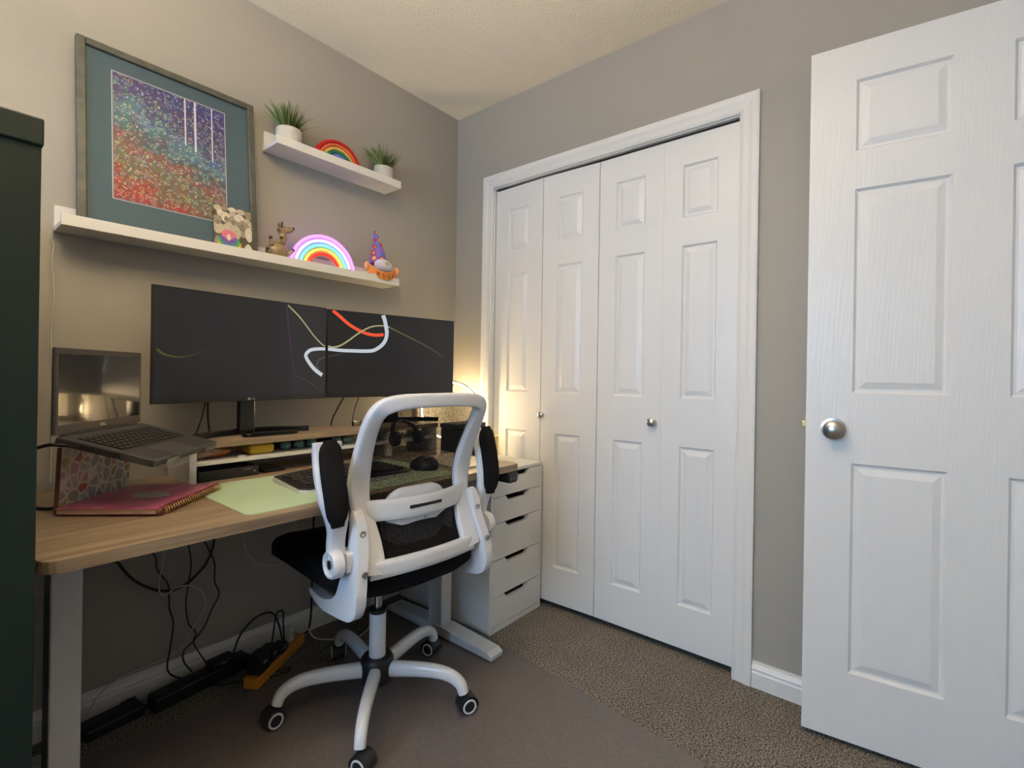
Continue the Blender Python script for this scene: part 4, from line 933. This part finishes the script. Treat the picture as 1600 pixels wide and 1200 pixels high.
cable('black power cord plugged into the side of the laptop', [lp0, lp0 + Vector((-.03, .02, .002)), lp0 + Vector((-.055, .07, -.02)), (-1.69, -.20, .80), (-1.69, -.10, .735)], .0040, CORD, 'cords above the desk', 'black_cable')
cable('black cord lying on the desk behind the laptop stand', [(-1.69, -.16, DZ + .004), (-1.67, -.27, DZ + .004), (-1.64, -.30, DZ + .004), (-1.60, -.24, DZ + .004), (-1.50, -.05, DZ + .004)], .0038, CORD, 'cords above the desk', 'black_cable')
# floor: strips and adapters
def strip(label, c, az, L_, W_, H_, m, plugs, cat='power strip'):
    X = Matrix.Translation(c) @ rotz(az)
    t = thing('power_strip', label, cat, c, 0, 'power strips on the floor')
    bm = new(); box(bm, -L_ / 2, L_ / 2, -W_ / 2, W_ / 2, 0, H_, .006, mx=X); s_ = obj('housing', bm, m, t)
    for px_ in plugs:
        bm = new(); box(bm, px_ - .018, px_ + .018, -.014, .014, H_, H_ + .0012, mx=X); obj('socket', bm, BLK, t)
    return X
GZ = .0045
YS = mat('yellow_strip', (196, 132, 40), 0.5)
X1 = strip('yellow and black power strip on the floor behind the chair', (-1.015, -.148, GZ), math.radians(33), .30, .055, .036, YS, (-.11, -.06, -.01, .04))
X2 = strip('long black power strip on the floor against the baseboard', (-1.235, -.085, GZ), math.radians(8), .30, .060, .045, BLK, (-.09, -.03, .03))
def plug(label, X, x, y, z, sx, sy, sz, m=BLK):
    t = thing('plug_adapter', label, 'adapter', X @ Vector((x, y, z)), 0, 'adapters in the power strips')
    bm = new(); box(bm, x - sx / 2, x + sx / 2, y - sy / 2, y + sy / 2, z, z + sz, .006, mx=X); obj('adapter_body', bm, m, t)
    bm = new(); box(bm, x - .012, x + .008, y - sy / 2 - .0006, y - sy / 2, z + sz * .5, z + sz * .62, mx=X); obj('rating_label', bm, mat('label_grey', (150, 150, 150), 0.6), t)
plug('large black adapter at the left end of the yellow strip', X1, -.105, 0, .0372, .062, .05, .062)
plug('second black adapter beside the large one on the yellow strip', X1, -.040, .004, .0372, .05, .05, .050)
plug('black plug block near the middle of the yellow strip', X1, .010, -.006, .0372, .038, .042, .036)
plug('white plug at the right end of the yellow strip', X1, .085, .004, .0372, .03, .034, .055, mat('white_plug', (196, 196, 192), 0.5))
plug('black adapter lying on the long black strip', X2, .06, -.004, .0462, .08, .05, .022)
br_ = thing('power_brick', 'black laptop power brick on the floor by the left desk leg', 'power brick', (-1.47, -.075, 0))
XB = Matrix.Translation((-1.475, -.080, 0)) @ rotz(math.radians(8))
bm = new(); box(bm, -.075, .075, -.035, .035, 0, .034, .007, mx=XB); obj('brick_body', bm, BLK, br_)
obj('cable_loop', tube(new(), catmull([XB @ Vector(p) for p in ((-.075, -.01, .02), (-.04, -.03, .042), (.01, -.02, .046), (.055, 0, .050), (.06, .012, .045), (.03, .02, .04))], 6), .003, 7), CORD, br_, True)
cable('black cable arching from the long strip over the adapters', [X2 @ Vector((.10, 0, .045)), (-1.10, -.05, .11), (-1.045, -.045, .150), (-1.00, -.07, .160), (-.985, -.10, .12), X1 @ Vector((.042, 0, .045))], .0034)
cable('black cable forming a small arch into the yellow strip', [X1 @ Vector((.056, .004, .045)), (-.968, -.10, .12), (-.962, -.085, .155), (-.975, -.06, .14), (-.985, -.045, .02)], .0030)
cable('white cable running from the yellow strip across the floor', [X1 @ Vector((.10, .004, .06)), (-.90, -.08, .062), (-.86, -.07, .05), (-.84, -.10, .012), (-.80, -.16, .010), (-.72, -.22, .010), (-.62, -.16, .010), (-.57, -.08, .06), (-.56, -.04, .35), (-.56, -.06, T)], .0032, WCORD)
cable('black cable rising from the yellow strip behind the chair bracket', [X1 @ Vector((.15, 0, .02)), (-.84, -.05, .03), (-.82, -.035, .12), (-.82, -.035, .35), (-.82, -.06, T)], .0042)
cable('black cable snaking along the floor from brick to strip', [XB @ Vector((.075, 0, .015)), (-1.38, -.085, .012), (-1.35, -.095, .012), X2 @ Vector((-.15, 0, .02))], .0036)
cable('black cable lying in front of the power strips', [X2 @ Vector((.0, -.034, .012)), (-1.16, -.16, .010), (-1.08, -.21, .010), (-1.02, -.235, .010), (-1.0, -.22, .010), (-1.04, -.20, .010)], .0032)
cable('thin black cable hanging behind the seat near the drawers', [(-.63, -.06, T), (-.63, -.05, .30), (-.632, -.06, .06), (-.66, -.12, .010), (-.74, -.17, .010), (-.86, -.20, .010)], .0022)
